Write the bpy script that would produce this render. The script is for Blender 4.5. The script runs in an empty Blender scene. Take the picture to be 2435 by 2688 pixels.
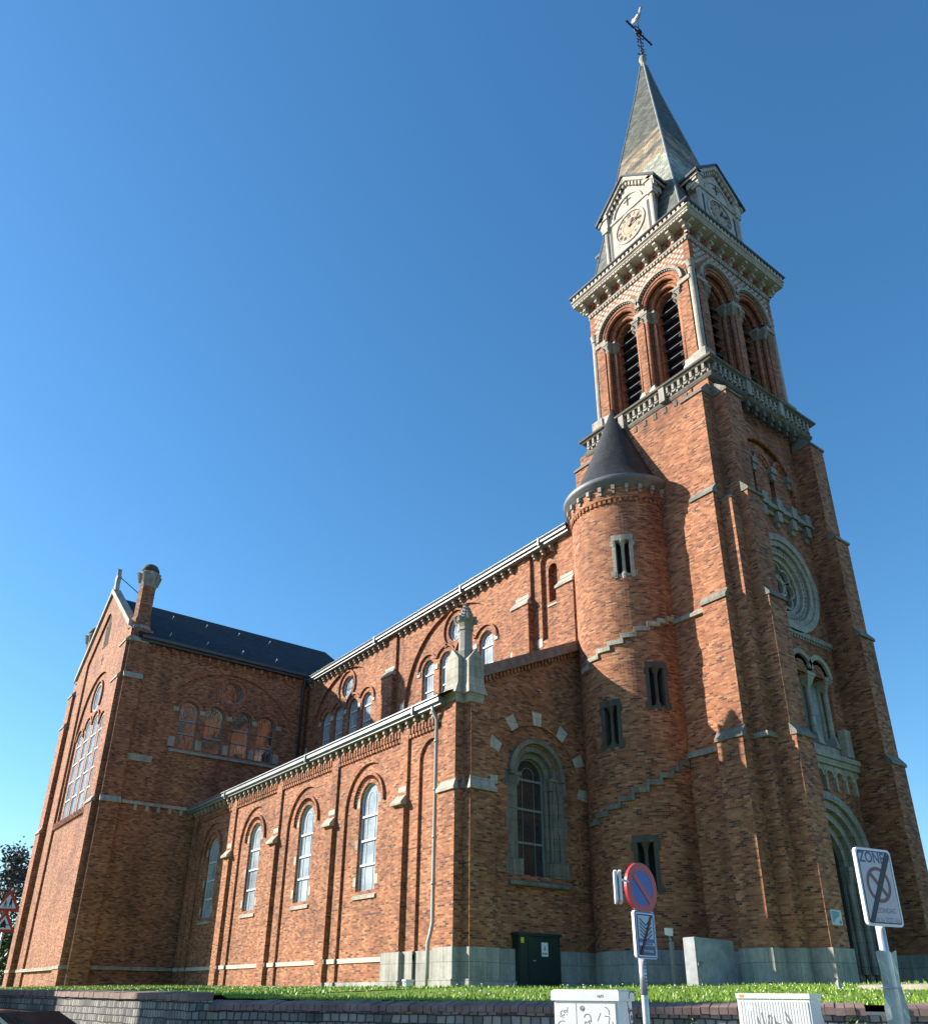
import bpy, bmesh, math, random
from mathutils import Vector, Matrix
from mathutils.geometry import tessellate_polygon
R = math.radians
PI = math.pi
SC = bpy.context.scene
COL = SC.collection
rnd = random.Random(7)

# ------------------------------------------------------------------ camera
F_PX, PITCH, ROLL, YAW, EYE = 2152.1, 0.43208, -0.00848, 0.64138, 1.6
fw = Vector((-math.cos(YAW)*math.cos(PITCH), math.sin(YAW)*math.cos(PITCH), math.sin(PITCH)))
rt = fw.cross(Vector((0, 0, 1))).normalized()
dn = fw.cross(rt)
c_, s_ = math.cos(ROLL), math.sin(ROLL)
r_ax = c_*rt + s_*dn
d_ax = -s_*rt + c_*dn
cam_d = bpy.data.cameras.new('camera')
cam = bpy.data.objects.new('camera', cam_d)
COL.objects.link(cam)
m = Matrix((r_ax, -d_ax, -fw)).transposed().to_4x4()
m.translation = Vector((0, 0, EYE))
cam.matrix_world = m
cam_d.sensor_fit = 'HORIZONTAL'
cam_d.sensor_width = 36.0
cam_d.lens = F_PX/2435*36.0
cam_d.shift_y = (1623.5-1344)/2435
cam_d.clip_start = 0.05
cam_d.clip_end = 5000
SC.camera = cam

def at(px, py, depth):
    """world point seen at photo pixel (px, py) at a depth along the optical axis"""
    return Vector((0, 0, EYE)) + (r_ax*(px-1217.5) + d_ax*(py-1623.5))*(depth/F_PX) + fw*depth

# ------------------------------------------------------------------ sky, sun, exposure
SUN = Vector((-1.035, -1.0, 0.73)).normalized()
SUN_EL = math.asin(SUN.z)
SUN_ROT = math.atan2(SUN.x, SUN.y)
w = bpy.data.worlds.new('World')
SC.world = w
w.use_nodes = True
nt = w.node_tree
bg = nt.nodes['Background']
sky = nt.nodes.new('ShaderNodeTexSky')
sky.sky_type = 'NISHITA'
sky.sun_disc = False
sky.sun_elevation = SUN_EL
sky.sun_rotation = SUN_ROT
sky.altitude = 200
sky.air_density = 1.25
sky.dust_density = 0.35
sky.ozone_density = 6.0
hs_ = nt.nodes.new('ShaderNodeHueSaturation')
hs_.inputs['Hue'].default_value = 0.494
hs_.inputs['Saturation'].default_value = 1.13
nt.links.new(sky.outputs[0], hs_.inputs['Color'])
nt.links.new(hs_.outputs[0], bg.inputs[0])
bg.inputs[1].default_value = 0.1
sl = bpy.data.lights.new('sun', 'SUN')
sl.energy = 5.0
sl.angle = R(0.5)
sl.color = (1.0, 0.93, 0.82)
so = bpy.data.objects.new('sun', sl)
COL.objects.link(so)
so.rotation_euler = SUN.to_track_quat('Z', 'Y').to_euler()
so.location = (-40, -40, 60)
SC.view_settings.view_transform = 'Standard'
SC.view_settings.look = 'None'
SC.view_settings.gamma = 1.0
SC.view_settings.exposure = 1.08
SC.view_settings.use_curve_mapping = False

# ------------------------------------------------------------------ materials
MATS = {}
def newmat(name):
    mt = bpy.data.materials.new(name)
    mt.use_nodes = True
    MATS[name] = mt
    return mt, mt.node_tree, mt.node_tree.nodes['Principled BSDF']
def N(t, typ, **kw):
    n = t.nodes.new(typ)
    for k, v in kw.items(): setattr(n, k, v)
    return n
def math_n(t, op, a, b=None, clamp=False):
    n = N(t, 'ShaderNodeMath', operation=op, use_clamp=clamp)
    for i, x in enumerate((a, b)):
        if x is None: continue
        if isinstance(x, (int, float)): n.inputs[i].default_value = x
        else: t.links.new(x, n.inputs[i])
    return n.outputs[0]
def ramp(t, fac, stops, interp='LINEAR'):
    n = N(t, 'ShaderNodeValToRGB')
    cr = n.color_ramp
    cr.interpolation = interp
    while len(cr.elements) < len(stops): cr.elements.new(0.5)
    for e, (p, c) in zip(cr.elements, stops):
        e.position = p
        e.color = (*c, 1) if len(c) == 3 else c
    t.links.new(fac, n.inputs[0])
    return n.outputs[0]
def mixc(t, fac, a, b, blend='MIX'):
    n = N(t, 'ShaderNodeMix', data_type='RGBA', blend_type=blend)
    for i, x in ((0, fac), (6, a), (7, b)):
        if isinstance(x, (int, float)): n.inputs[i].default_value = x
        elif isinstance(x, tuple): n.inputs[i].default_value = (*x, 1)
        else: t.links.new(x, n.inputs[i])
    return n.outputs[2]
def noise(t, vec, scale, detail=3, rough=0.55):
    n = N(t, 'ShaderNodeTexNoise')
    n.inputs['Scale'].default_value = scale
    n.inputs['Detail'].default_value = detail
    n.inputs['Roughness'].default_value = rough
    if vec is not None: t.links.new(vec, n.inputs['Vector'])
    return n.outputs[0]
def bump(t, b, h, strength, dist):
    n = N(t, 'ShaderNodeBump')
    n.inputs['Strength'].default_value = strength
    n.inputs['Distance'].default_value = dist
    t.links.new(h, n.inputs['Height'])
    t.links.new(n.outputs[0], b.inputs['Normal'])
def wallvec(t, cyl=None):
    """(along the wall, height, 0) for any upright wall, from its position and facing"""
    g = N(t, 'ShaderNodeNewGeometry')
    sp = N(t, 'ShaderNodeSeparateXYZ'); t.links.new(g.outputs['Position'], sp.inputs[0])
    if cyl:
        ax = math_n(t, 'SUBTRACT', sp.outputs[0], cyl[0])
        ay = math_n(t, 'SUBTRACT', sp.outputs[1], cyl[1])
        u = math_n(t, 'MULTIPLY', math_n(t, 'ARCTAN2', ay, ax), cyl[2])
    else:
        sn = N(t, 'ShaderNodeSeparateXYZ'); t.links.new(g.outputs['True Normal'], sn.inputs[0])
        c = math_n(t, 'GREATER_THAN', math_n(t, 'ABSOLUTE', sn.outputs[0]), math_n(t, 'ABSOLUTE', sn.outputs[1]))
        u = math_n(t, 'ADD', math_n(t, 'MULTIPLY', sp.outputs[1], c),
                   math_n(t, 'MULTIPLY', sp.outputs[0], math_n(t, 'SUBTRACT', 1.0, c)))
    cb = N(t, 'ShaderNodeCombineXYZ')
    t.links.new(u, cb.inputs[0]); t.links.new(sp.outputs[2], cb.inputs[1])
    return cb.outputs[0], g.outputs['Position'], sp.outputs[2]
def brick_mat(name, stops, mortar, bw=0.205, rh=0.066, ms=0.006, cyl=None, bmp=0.5, wmin=0.62, soft=0.2, wob=0.0):
    mt, t, b = newmat(name)
    v, pos, z = wallvec(t, cyl)
    if wob:
        nz = N(t, 'ShaderNodeTexNoise'); nz.inputs['Scale'].default_value = 4.0; t.links.new(v, nz.inputs['Vector'])
        sc = N(t, 'ShaderNodeVectorMath', operation='SCALE'); sc.inputs[3].default_value = wob; t.links.new(nz.outputs['Color'], sc.inputs[0])
        ad = N(t, 'ShaderNodeVectorMath', operation='ADD'); t.links.new(v, ad.inputs[0]); t.links.new(sc.outputs[0], ad.inputs[1]); v = ad.outputs[0]
    br = N(t, 'ShaderNodeTexBrick')
    t.links.new(v, br.inputs['Vector'])
    for k, x in (('Scale', 1), ('Mortar Size', ms), ('Mortar Smooth', soft), ('Bias', 0), ('Brick Width', bw), ('Row Height', rh)):
        br.inputs[k].default_value = x
    br.inputs['Color1'].default_value = (0, 0, 0, 1)
    br.inputs['Color2'].default_value = (1, 1, 1, 1)
    br.inputs['Mortar'].default_value = (0.5, 0.5, 0.5, 1)
    jit = noise(t, v, 6.0, 4, 0.7)
    fac = math_n(t, 'ADD', br.outputs['Color'], math_n(t, 'MULTIPLY', math_n(t, 'SUBTRACT', jit, 0.5), 0.35), True)
    c = ramp(t, fac, stops)
    c = mixc(t, br.outputs['Fac'], c, mortar)
    wz = noise(t, pos, 0.45, 4, 0.6)
    st = N(t, 'ShaderNodeMapping'); st.inputs['Scale'].default_value = (1.6, 1.6, 0.18)
    t.links.new(pos, st.inputs[0])
    ws = noise(t, st.outputs[0], 1.0, 4, 0.6)
    k = ramp(t, math_n(t, 'MULTIPLY', math_n(t, 'ADD', wz, ws), 0.5), [(0.37, (wmin, wmin*0.97, wmin*0.96)), (0.52, (1, 1, 1)), (0.7, (1.12, 1.1, 1.08))])
    c = mixc(t, 1.0, c, k, 'MULTIPLY')
    t.links.new(c, b.inputs['Base Color'])
    b.inputs['Roughness'].default_value = 0.88
    h = math_n(t, 'SUBTRACT', math_n(t, 'MULTIPLY', jit, 0.35), br.outputs['Fac'])
    bump(t, b, h, bmp, 0.012)
    return mt
BR = [(0.0, (0.07, 0.028, 0.022)), (0.10, (0.16, 0.052, 0.028)), (0.30, (0.28, 0.088, 0.037)), (0.6, (0.345, 0.120, 0.049)), (0.85, (0.41, 0.165, 0.074)), (1, (0.45, 0.225, 0.11))]
brick_mat('brick', BR, (0.285, 0.175, 0.105))
TUR = (-19.0, 22.1)
brick_mat('brick_round', BR, (0.285, 0.175, 0.105), cyl=(*TUR, 2.0))
brick_mat('brick_red', [(0, (0.17, 0.045, 0.026)), (0.5, (0.36, 0.115, 0.05)), (1, (0.45, 0.17, 0.08))], (0.33, 0.20, 0.13), bw=0.12, rh=0.07)
def stone_mat(name, base, dark, amount=0.5, scale=1.0, rough=0.85, joints=None):
    mt, t, b = newmat(name)
    v, pos, z = wallvec(t)
    n1 = noise(t, pos, 0.9*scale, 5, 0.65)
    st = N(t, 'ShaderNodeMapping'); st.inputs['Scale'].default_value = (5*scale, 5*scale, 0.5*scale)
    t.links.new(pos, st.inputs[0])
    n2 = noise(t, st.outputs[0], 1.0, 4, 0.6)
    f = ramp(t, math_n(t, 'MULTIPLY', math_n(t, 'ADD', n1, n2), 0.5), [(0.42-0.12*amount, (1, 1, 1)), (0.62, (0, 0, 0))])
    f = math_n(t, 'MULTIPLY', f, amount)
    c = mixc(t, f, base, dark)
    n3 = noise(t, pos, 14*scale, 3, 0.6)
    c = mixc(t, 1.0, c, ramp(t, n3, [(0.3, (0.86, 0.86, 0.86)), (0.7, (1.08, 1.08, 1.06))]), 'MULTIPLY')
    if joints:
        br = N(t, 'ShaderNodeTexBrick'); t.links.new(v, br.inputs['Vector'])
        for k, x in (('Scale', 1), ('Mortar Size', 0.007), ('Mortar Smooth', 0.2), ('Bias', 0), ('Brick Width', joints[0]), ('Row Height', joints[1])):
            br.inputs[k].default_value = x
        br.inputs['Color1'].default_value = (0.9, 0.9, 0.9, 1); br.inputs['Color2'].default_value = (1.06, 1.05, 1.03, 1)
        br.inputs['Mortar'].default_value = (0.4, 0.38, 0.35, 1)
        c = mixc(t, 1.0, c, br.outputs['Color'], 'MULTIPLY')
    t.links.new(c, b.inputs['Base Color'])
    b.inputs['Roughness'].default_value = rough
    bump(t, b, n3, 0.25, 0.01)
    return mt
stone_mat('stone', (0.46, 0.42, 0.345), (0.13, 0.122, 0.10), 0.8, joints=(0.85, 0.34))
stone_mat('stone_mid', (0.40, 0.37, 0.32), (0.12, 0.11, 0.095), 0.8, 1.2, joints=(0.8, 0.36))
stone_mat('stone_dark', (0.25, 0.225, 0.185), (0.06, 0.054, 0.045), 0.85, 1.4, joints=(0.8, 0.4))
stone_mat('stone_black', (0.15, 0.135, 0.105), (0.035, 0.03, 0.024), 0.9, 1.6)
stone_mat('stone_blackish', (0.10, 0.088, 0.066), (0.03, 0.026, 0.02), 0.8, 1.5)
stone_mat('stone_pale', (0.58, 0.53, 0.45), (0.24, 0.215, 0.175), 0.65, joints=(0.9, 0.36))
stone_mat('stone_grimy', (0.34, 0.31, 0.26), (0.10, 0.10, 0.075), 0.9, 1.6)
stone_mat('stone_plinth', (0.42, 0.41, 0.37), (0.09, 0.095, 0.085), 0.85, 0.8, joints=(1.1, 0.5))
stone_mat('bluestone', (0.25, 0.265, 0.27), (0.11, 0.12, 0.12), 0.6)
stone_mat('concrete', (0.42, 0.37, 0.29), (0.20, 0.17, 0.12), 0.6, 2.0)
def slate_mat(name, bands, bw, rh, rough, cyl=None, mott=0.35, spec=0.5):
    """rows of slates; bands: colour by height"""
    mt, t, b = newmat(name)
    v, pos, z = wallvec(t, cyl)
    br = N(t, 'ShaderNodeTexBrick'); t.links.new(v, br.inputs['Vector'])
    for k, x in (('Scale', 1), ('Mortar Size', 0.012), ('Mortar Smooth', 0.4), ('Bias', 0), ('Brick Width', bw), ('Row Height', rh)):
        br.inputs[k].default_value = x
    br.inputs['Color1'].default_value = (1-mott, 1-mott, 1-mott, 1)
    br.inputs['Color2'].default_value = (1+mott*0.7, 1+mott*0.7, 1+mott*0.6, 1)
    br.inputs['Mortar'].default_value = (0.45, 0.45, 0.45, 1)
    if len(bands) == 1:
        c = mixc(t, 0.0, bands[0][1], bands[0][1])
    else:
        z0, z1 = bands[0][0], bands[-1][0]
        f = math_n(t, 'DIVIDE', math_n(t, 'SUBTRACT', z, z0), z1-z0)
        c = ramp(t, f, [((p-z0)/(z1-z0), cc) for p, cc in bands])
    c = mixc(t, 1.0, c, br.outputs['Color'], 'MULTIPLY')
    nn = noise(t, pos, 1.3, 4, 0.7)
    c = mixc(t, 1.0, c, ramp(t, nn, [(0.3, (0.7, 0.7, 0.7)), (0.6, (1.15, 1.15, 1.1))]), 'MULTIPLY')
    t.links.new(c, b.inputs['Base Color'])
    b.inputs['Roughness'].default_value = rough
    b.inputs['Specular IOR Level'].default_value = spec
    bump(t, b, math_n(t, 'SUBTRACT', nn, br.outputs['Fac']), 0.4, 0.02)
    return mt
slate_mat('slate', [(0, (0.024, 0.027, 0.033))], 0.25, 0.16, 0.7, spec=0.2)
slate_mat('slate_round', [(0, (0.030, 0.032, 0.036))], 0.16, 0.115, 0.6, cyl=(*TUR, 1.3), mott=0.35, spec=0.3)
SP_A, SP_B, TAN, DKT = (0.095, 0.10, 0.08), (0.33, 0.34, 0.28), (0.29, 0.225, 0.15), (0.11, 0.105, 0.09)
slate_mat('slate_spire', [(33, (0.10, 0.11, 0.10)), (36.2, (0.14, 0.15, 0.13)), (36.9, SP_B), (39.3, SP_B), (39.5, TAN), (40.0, TAN), (40.2, DKT), (40.5, DKT), (40.7, TAN), (41.3, TAN), (41.5, DKT), (41.8, TAN), (42.1, SP_A), (46, (0.10, 0.105, 0.09)), (50, (0.085, 0.09, 0.08))], 0.28, 0.17, 0.6, mott=0.42, spec=0.25)
def plain(name, col, rough=0.5, metal=0.0, var=0.0, vscale=3.0, spec=None):
    mt, t, b = newmat(name)
    if var:
        g = N(t, 'ShaderNodeNewGeometry')
        n1 = noise(t, g.outputs['Position'], vscale, 4, 0.6)
        c = mixc(t, 1.0, col, ramp(t, n1, [(0.3, (1-var,)*3), (0.7, (1+var*0.4,)*3)]), 'MULTIPLY')
        t.links.new(c, b.inputs['Base Color'])
    else:
        b.inputs['Base Color'].default_value = (*col, 1)
    b.inputs['Roughness'].default_value = rough
    b.inputs['Metallic'].default_value = metal
    if spec is not None: b.inputs['Specular IOR Level'].default_value = spec
    return mt
plain('zinc', (0.27, 0.29, 0.29), 0.45, 0.35, 0.3, 2.0)
plain('zinc_dark', (0.17, 0.18, 0.19), 0.5, 0.3, 0.3, 2.0)
plain('lead_dark', (0.07, 0.075, 0.08), 0.5, 0.2, 0.2)
plain('pipe_grey', (0.36, 0.36, 0.34), 0.5, 0.2, 0.2)
plain('pipe_dark', (0.035, 0.035, 0.04), 0.5, 0.1)
plain('bar_white', (0.62, 0.64, 0.65), 0.5, 0.0, 0.1)
plain('bar_grey', (0.22, 0.24, 0.25), 0.5, 0.2)
plain('dark', (0.012, 0.012, 0.013), 0.9)
plain('louvre', (0.10, 0.11, 0.115), 0.7, 0, 0.3)
plain('iron', (0.02, 0.024, 0.04), 0.55, 0.4)
plain('gilt', (0.42, 0.39, 0.34), 0.35, 0.6)
plain('clock_face', (0.44, 0.33, 0.22), 0.7, 0, 0.3, 6)
plain('black_paint', (0.015, 0.015, 0.016), 0.5)
plain('white_paint', (0.80, 0.80, 0.78), 0.45)
plain('grey_edge', (0.55, 0.55, 0.56), 0.4, 0.3)
plain('red_film', (0.50, 0.028, 0.035), 0.4)
plain('orange_red', (0.62, 0.05, 0.03), 0.4)
plain('blue_film', (0.018, 0.075, 0.33), 0.4)
plain('navy_film', (0.012, 0.045, 0.15), 0.4)
plain('faded_white', (0.58, 0.52, 0.50), 0.45, 0, 0.12, 5)
plain('faded_red', (0.20, 0.07, 0.075), 0.5)
plain('faded_ink', (0.10, 0.11, 0.22), 0.5)
plain('faded_text', (0.28, 0.20, 0.22), 0.5)
plain('cab_white', (0.74, 0.74, 0.70), 0.45, 0, 0.12, 4)
plain('cab_grey', (0.30, 0.315, 0.33), 0.5, 0, 0.35, 3)
plain('cab_green', (0.010, 0.030, 0.022), 0.45, 0, 0.2)
plain('galv', (0.55, 0.56, 0.56), 0.36, 0.55, 0.25, 8)
plain('rust_mark', (0.09, 0.03, 0.028), 0.7)
plain('ink_grey', (0.16, 0.17, 0.17), 0.7)
plain('orange_label', (0.75, 0.28, 0.05), 0.5)
plain('yellow_label', (0.7, 0.55, 0.03), 0.5)
plain('teal_print', (0.10, 0.26, 0.30), 0.5)
plain('pale_print', (0.48, 0.53, 0.54), 0.5)
plain('plastic_sheet', (0.42, 0.48, 0.40), 0.25, 0, 0.2, 5)
plain('car_paint', (0.035, 0.032, 0.032), 0.18, 0.6)
plain('tyre', (0.015, 0.015, 0.015), 0.8)
plain('asphalt', (0.05, 0.05, 0.052), 0.9, 0, 0.3, 4)
plain('paving', (0.25, 0.24, 0.22), 0.85, 0, 0.3, 3)
plain('house_render', (0.5, 0.46, 0.4), 0.8, 0, 0.2)
plain('roof_tile', (0.22, 0.08, 0.05), 0.8, 0, 0.3)
plain('bark', (0.06, 0.045, 0.035), 0.9, 0, 0.3, 6)
plain('wood_dark', (0.03, 0.024, 0.02), 0.6, 0, 0.3)
# window glass: weathered protective glazing, leaded quarries behind; pale copy, sunlit look put into the colour
mt, t, b = newmat('glass')
v, pos, z = wallvec(t)
br = N(t, 'ShaderNodeTexBrick'); t.links.new(v, br.inputs['Vector'])
br.offset = 0.0
for k, x in (('Scale', 1), ('Mortar Size', 0.008), ('Mortar Smooth', 0.6), ('Bias', 0), ('Brick Width', 0.21), ('Row Height', 0.27)):
    br.inputs[k].default_value = x
br.inputs['Color1'].default_value = (0.27, 0.31, 0.35, 1); br.inputs['Color2'].default_value = (0.33, 0.37, 0.40, 1); br.inputs['Mortar'].default_value = (0.22, 0.235, 0.25, 1)
nn = noise(t, pos, 0.9, 3, 0.6)
c = mixc(t, 1.0, br.outputs['Color'], ramp(t, nn, [(0.3, (0.6, 0.62, 0.66)), (0.65, (1.25, 1.25, 1.2))]), 'MULTIPLY')
t.links.new(c, b.inputs['Base Color'])
b.inputs['Roughness'].default_value = 0.09
b.inputs['IOR'].default_value = 1.45
bump(t, b, nn, 0.08, 0.05)
mt, t, b = newmat('glass_dark')  # darker copy of the same glass, shade of its walls put into the colour
g = N(t, 'ShaderNodeNewGeometry')
nn = noise(t, g.outputs['Position'], 2.2, 3, 0.6)
c = ramp(t, nn, [(0.3, (0.012, 0.013, 0.015)), (0.7, (0.05, 0.045, 0.04))])
t.links.new(c, b.inputs['Base Color'])
b.inputs['Roughness'].default_value = 0.06
b.inputs['IOR'].default_value = 2.3
bump(t, b, nn, 0.15, 0.05)
brick_mat('sett_wall', [(0, (0.10, 0.095, 0.09)), (0.4, (0.20, 0.19, 0.175)), (0.8, (0.31, 0.29, 0.255)), (1, (0.26, 0.24, 0.17))], (0.035, 0.03, 0.027), bw=0.118, rh=0.125, ms=0.017, bmp=1.0, wmin=0.55, soft=1.0, wob=0.05)
plain('coping_brick', (0.24, 0.155, 0.13), 0.85, 0, 0.45, 3)
# lawn
mt, t, b = newmat('lawn')
g = N(t, 'ShaderNodeNewGeometry')
n1 = noise(t, g.outputs['Position'], 1.1, 4, 0.6); n2 = noise(t, g.outputs['Position'], 18, 3, 0.7)
c = ramp(t, math_n(t, 'MULTIPLY', math_n(t, 'ADD', n1, n2), 0.5), [(0.3, (0.085, 0.15, 0.008)), (0.5, (0.14, 0.23, 0.012)), (0.7, (0.20, 0.29, 0.02))])
t.links.new(c, b.inputs['Base Color']); b.inputs['Roughness'].default_value = 0.8
bump(t, b, n2, 0.8, 0.05)
def leaf_mat(name, stops):
    mt, t, b = newmat(name)
    g = N(t, 'ShaderNodeNewGeometry')
    c = ramp(t, g.outputs['Random Per Island'], stops)
    t.links.new(c, b.inputs['Base Color'])
    b.inputs['Roughness'].default_value = 0.5
    return mt
leaf_mat('grass_blade', [(0, (0.11, 0.20, 0.010)), (0.5, (0.18, 0.31, 0.016)), (1, (0.28, 0.40, 0.04))])
leaf_mat('leaf_bronze', [(0, (0.035, 0.04, 0.03)), (0.5, (0.09, 0.075, 0.06)), (0.8, (0.13, 0.12, 0.09)), (1, (0.06, 0.10, 0.02))])
leaf_mat('leaf_green', [(0, (0.03, 0.06, 0.012)), (0.6, (0.06, 0.11, 0.02)), (1, (0.12, 0.17, 0.04))])
plain('petal', (0.8, 0.8, 0.76), 0.6)

# ------------------------------------------------------------------ mesh helpers
def FS(Y): return lambda u, v, d: (u, Y-d, v)          # a wall facing -Y (towards the sun side)
def FW(X): return lambda u, v, d: (X+d, u, v)          # a wall facing +X (the church front side)
def FN(Y): return lambda u, v, d: (u, Y+d, v)
def FE(X): return lambda u, v, d: (X-d, u, v)
class MB:
    def __init__(s): s.v = []; s.f = []; s.m = []; s.k = 0; s.names = []
    def use(s, mat):
        if mat not in s.names: s.names.append(mat)
        s.k = s.names.index(mat); return s
    def add(s, vs, fs):
        o = len(s.v); s.v += [tuple(p) for p in vs]
        for f in fs: s.f.append(tuple(i+o for i in f)); s.m.append(s.k)
    def box(s, x0, x1, y0, y1, z0, z1):
        s.add([(x0,y0,z0),(x1,y0,z0),(x1,y1,z0),(x0,y1,z0),(x0,y0,z1),(x1,y0,z1),(x1,y1,z1),(x0,y1,z1)],
              [(0,3,2,1),(4,5,6,7),(0,1,5,4),(1,2,6,5),(2,3,7,6),(3,0,4,7)])
        return s
    def fbox(s, fr, u0, u1, v0, v1, d0, d1):
        s.add([fr(u0,v0,d0),fr(u1,v0,d0),fr(u1,v1,d0),fr(u0,v1,d0),fr(u0,v0,d1),fr(u1,v0,d1),fr(u1,v1,d1),fr(u0,v1,d1)],
              [(0,3,2,1),(4,5,6,7),(0,1,5,4),(1,2,6,5),(2,3,7,6),(3,0,4,7)])
        return s
    def fwedge(s, fr, u0, u1, v0, v1, v2, d0, d1, inset=0.0):
        """weathered cap: vertical nose v0-v1 at depth d1, sloping back to v2 at depth d0"""
        a, c = u0+inset, u1-inset
        s.add([fr(u0,v0,d0),fr(u1,v0,d0),fr(u1,v0,d1),fr(u0,v0,d1),fr(u0,v1,d1),fr(u1,v1,d1),fr(c,v2,d0),fr(a,v2,d0)],
              [(0,1,2,3),(3,2,5,4),(4,5,6,7),(0,3,4,7),(1,6,5,2),(0,7,6,1)])
        return s
    def prism(s, fr, pts, d0, d1):
        n = len(pts)
        vs = [fr(u, v, d0) for u, v in pts]+[fr(u, v, d1) for u, v in pts]
        tri = tessellate_polygon([[Vector((u, v, 0)) for u, v in pts]])
        fs = [tuple(x) for x in tri]+[tuple(i+n for i in x) for x in tri]
        fs += [(i, (i+1) % n, (i+1) % n+n, i+n) for i in range(n)]
        s.add(vs, fs); return s
    def sheet(s, fr, outer, holes, d0, d1, edge=False):
        loops = [outer]+holes
        flat = [p for l in loops for p in l]
        tri = tessellate_polygon([[Vector((u, v, 0)) for u, v in l] for l in loops])
        s.add([fr(u, v, d0) for u, v in flat], [tuple(x) for x in tri])
        for l in (loops if edge else holes):
            n = len(l)
            s.add([fr(u, v, d0) for u, v in l]+[fr(u, v, d1) for u, v in l], [(i, (i+1) % n, (i+1) % n+n, i+n) for i in range(n)])
        return s
    def band(s, fr, cu, cv, r0, r1, a0, a1, d0, d1, n=24):
        """arched band (hood mould, archivolt) between two radii, angles in degrees"""
        vs, fs = [], []
        full = abs(a1-a0) >= 359.9
        for i in range(n+1):
            a = R(a0+(a1-a0)*i/n); cs, sn = math.cos(a), math.sin(a)
            vs += [fr(cu+r0*cs, cv+r0*sn, d0), fr(cu+r1*cs, cv+r1*sn, d0), fr(cu+r1*cs, cv+r1*sn, d1), fr(cu+r0*cs, cv+r0*sn, d1)]
        for i in range(n):
            a, b2 = 4*i, 4*i+4
            for k in range(4): fs.append((a+k, a+(k+1) % 4, b2+(k+1) % 4, b2+k))
        if not full: fs += [(0, 1, 2, 3), (4*n, 4*n+3, 4*n+2, 4*n+1)]
        s.add(vs, fs); return s
    def tube(s, pts, r, n=8, cap=True):
        pts = [Vector(p) for p in pts]
        rr = r if isinstance(r, (list, tuple)) else [r]*len(pts)
        vs, fs = [], []
        up = None
        for i, p in enumerate(pts):
            d = (pts[min(i+1, len(pts)-1)]-pts[max(i-1, 0)]).normalized()
            if up is None:
                up = Vector((0, 0, 1)) if abs(d.z) < 0.9 else Vector((1, 0, 0))
            x = d.cross(up).normalized(); y = x.cross(d).normalized(); up = y
            for k in range(n):
                a = 2*PI*k/n
                vs.append(p+x*(rr[i]*math.cos(a))+y*(rr[i]*math.sin(a)))
        for i in range(len(pts)-1):
            for k in range(n): fs.append((i*n+k, i*n+(k+1) % n, (i+1)*n+(k+1) % n, (i+1)*n+k))
        if cap:
            fs.append(tuple(range(n))[::-1]); fs.append(tuple(range((len(pts)-1)*n, len(pts)*n)))
        s.add(vs, fs); return s
    def arc_tube(s, fr, cu, cv, r, a0, a1, d, tr, n=18):
        return s.tube([fr(cu+r*math.cos(R(a0+(a1-a0)*i/n)), cv+r*math.sin(R(a0+(a1-a0)*i/n)), d) for i in range(n+1)], tr, 8)
    def lathe(s, prof, cx, cy, n=32, a0=0.0, a1=360.0, sq=0.0):
        full = abs(a1-a0) >= 359.9
        cols = n if full else n+1
        vs, fs = [], []
        for r, z in prof:
            for k in range(cols):
                a = R(a0+(a1-a0)*k/n)
                vs.append((cx+r*math.cos(a), cy+r*math.sin(a), z))
        for i in range(len(prof)-1):
            for k in range(n):
                k2 = (k+1) % cols
                fs.append((i*cols+k, i*cols+k2, (i+1)*cols+k2, (i+1)*cols+k))
        if full and prof[0][0] > 0: fs.append(tuple(range(cols))[::-1])
        if full and prof[-1][0] > 0: fs.append(tuple(range((len(prof)-1)*cols, len(prof)*cols)))
        s.add(vs, fs); return s
    def arcbox(s, cx, cy, a0, a1, r0, r1, z0, z1, n=4):
        vs, fs = [], []
        for i in range(n+1):
            a = R(a0+(a1-a0)*i/n); cs, sn = math.cos(a), math.sin(a)
            vs += [(cx+r0*cs, cy+r0*sn, z0), (cx+r1*cs, cy+r1*sn, z0), (cx+r1*cs, cy+r1*sn, z1), (cx+r0*cs, cy+r0*sn, z1)]
        for i in range(n):
            for k in range(4): fs.append((4*i+k, 4*i+(k+1) % 4, 4*i+4+(k+1) % 4, 4*i+4+k))
        fs += [(0, 1, 2, 3), (4*n, 4*n+3, 4*n+2, 4*n+1)]
        s.add(vs, fs); return s
    def sq(s, prof, cx, cy):
        """square-plan profile: list of (half side, z)"""
        vs, fs = [], []
        for h, z in prof: vs += [(cx-h, cy-h, z), (cx+h, cy-h, z), (cx+h, cy+h, z), (cx-h, cy+h, z)]
        for i in range(len(prof)-1):
            for k in range(4): fs.append((4*i+k, 4*i+(k+1) % 4, 4*i+4+(k+1) % 4, 4*i+4+k))
        fs += [(3, 2, 1, 0), tuple(range(4*len(prof)-4, 4*len(prof)))]
        s.add(vs, fs); return s
    def hull(s, base, top):
        n = len(base)
        s.add(list(base)+list(top), [tuple(range(n))[::-1], tuple(range(n, 2*n))]+[(i, (i+1) % n, (i+1) % n+n, i+n) for i in range(n)])
        return s
    OFF = Vector((0, 0, 0))
    SEP = {'plinth', 'string_course', 'cap', 'window_dressing', 'pier_cap', 'quoin', 'opening', 'base_block', 'impost_band', 'carved_cross', 'carved_niche', 'sill'}
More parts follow.
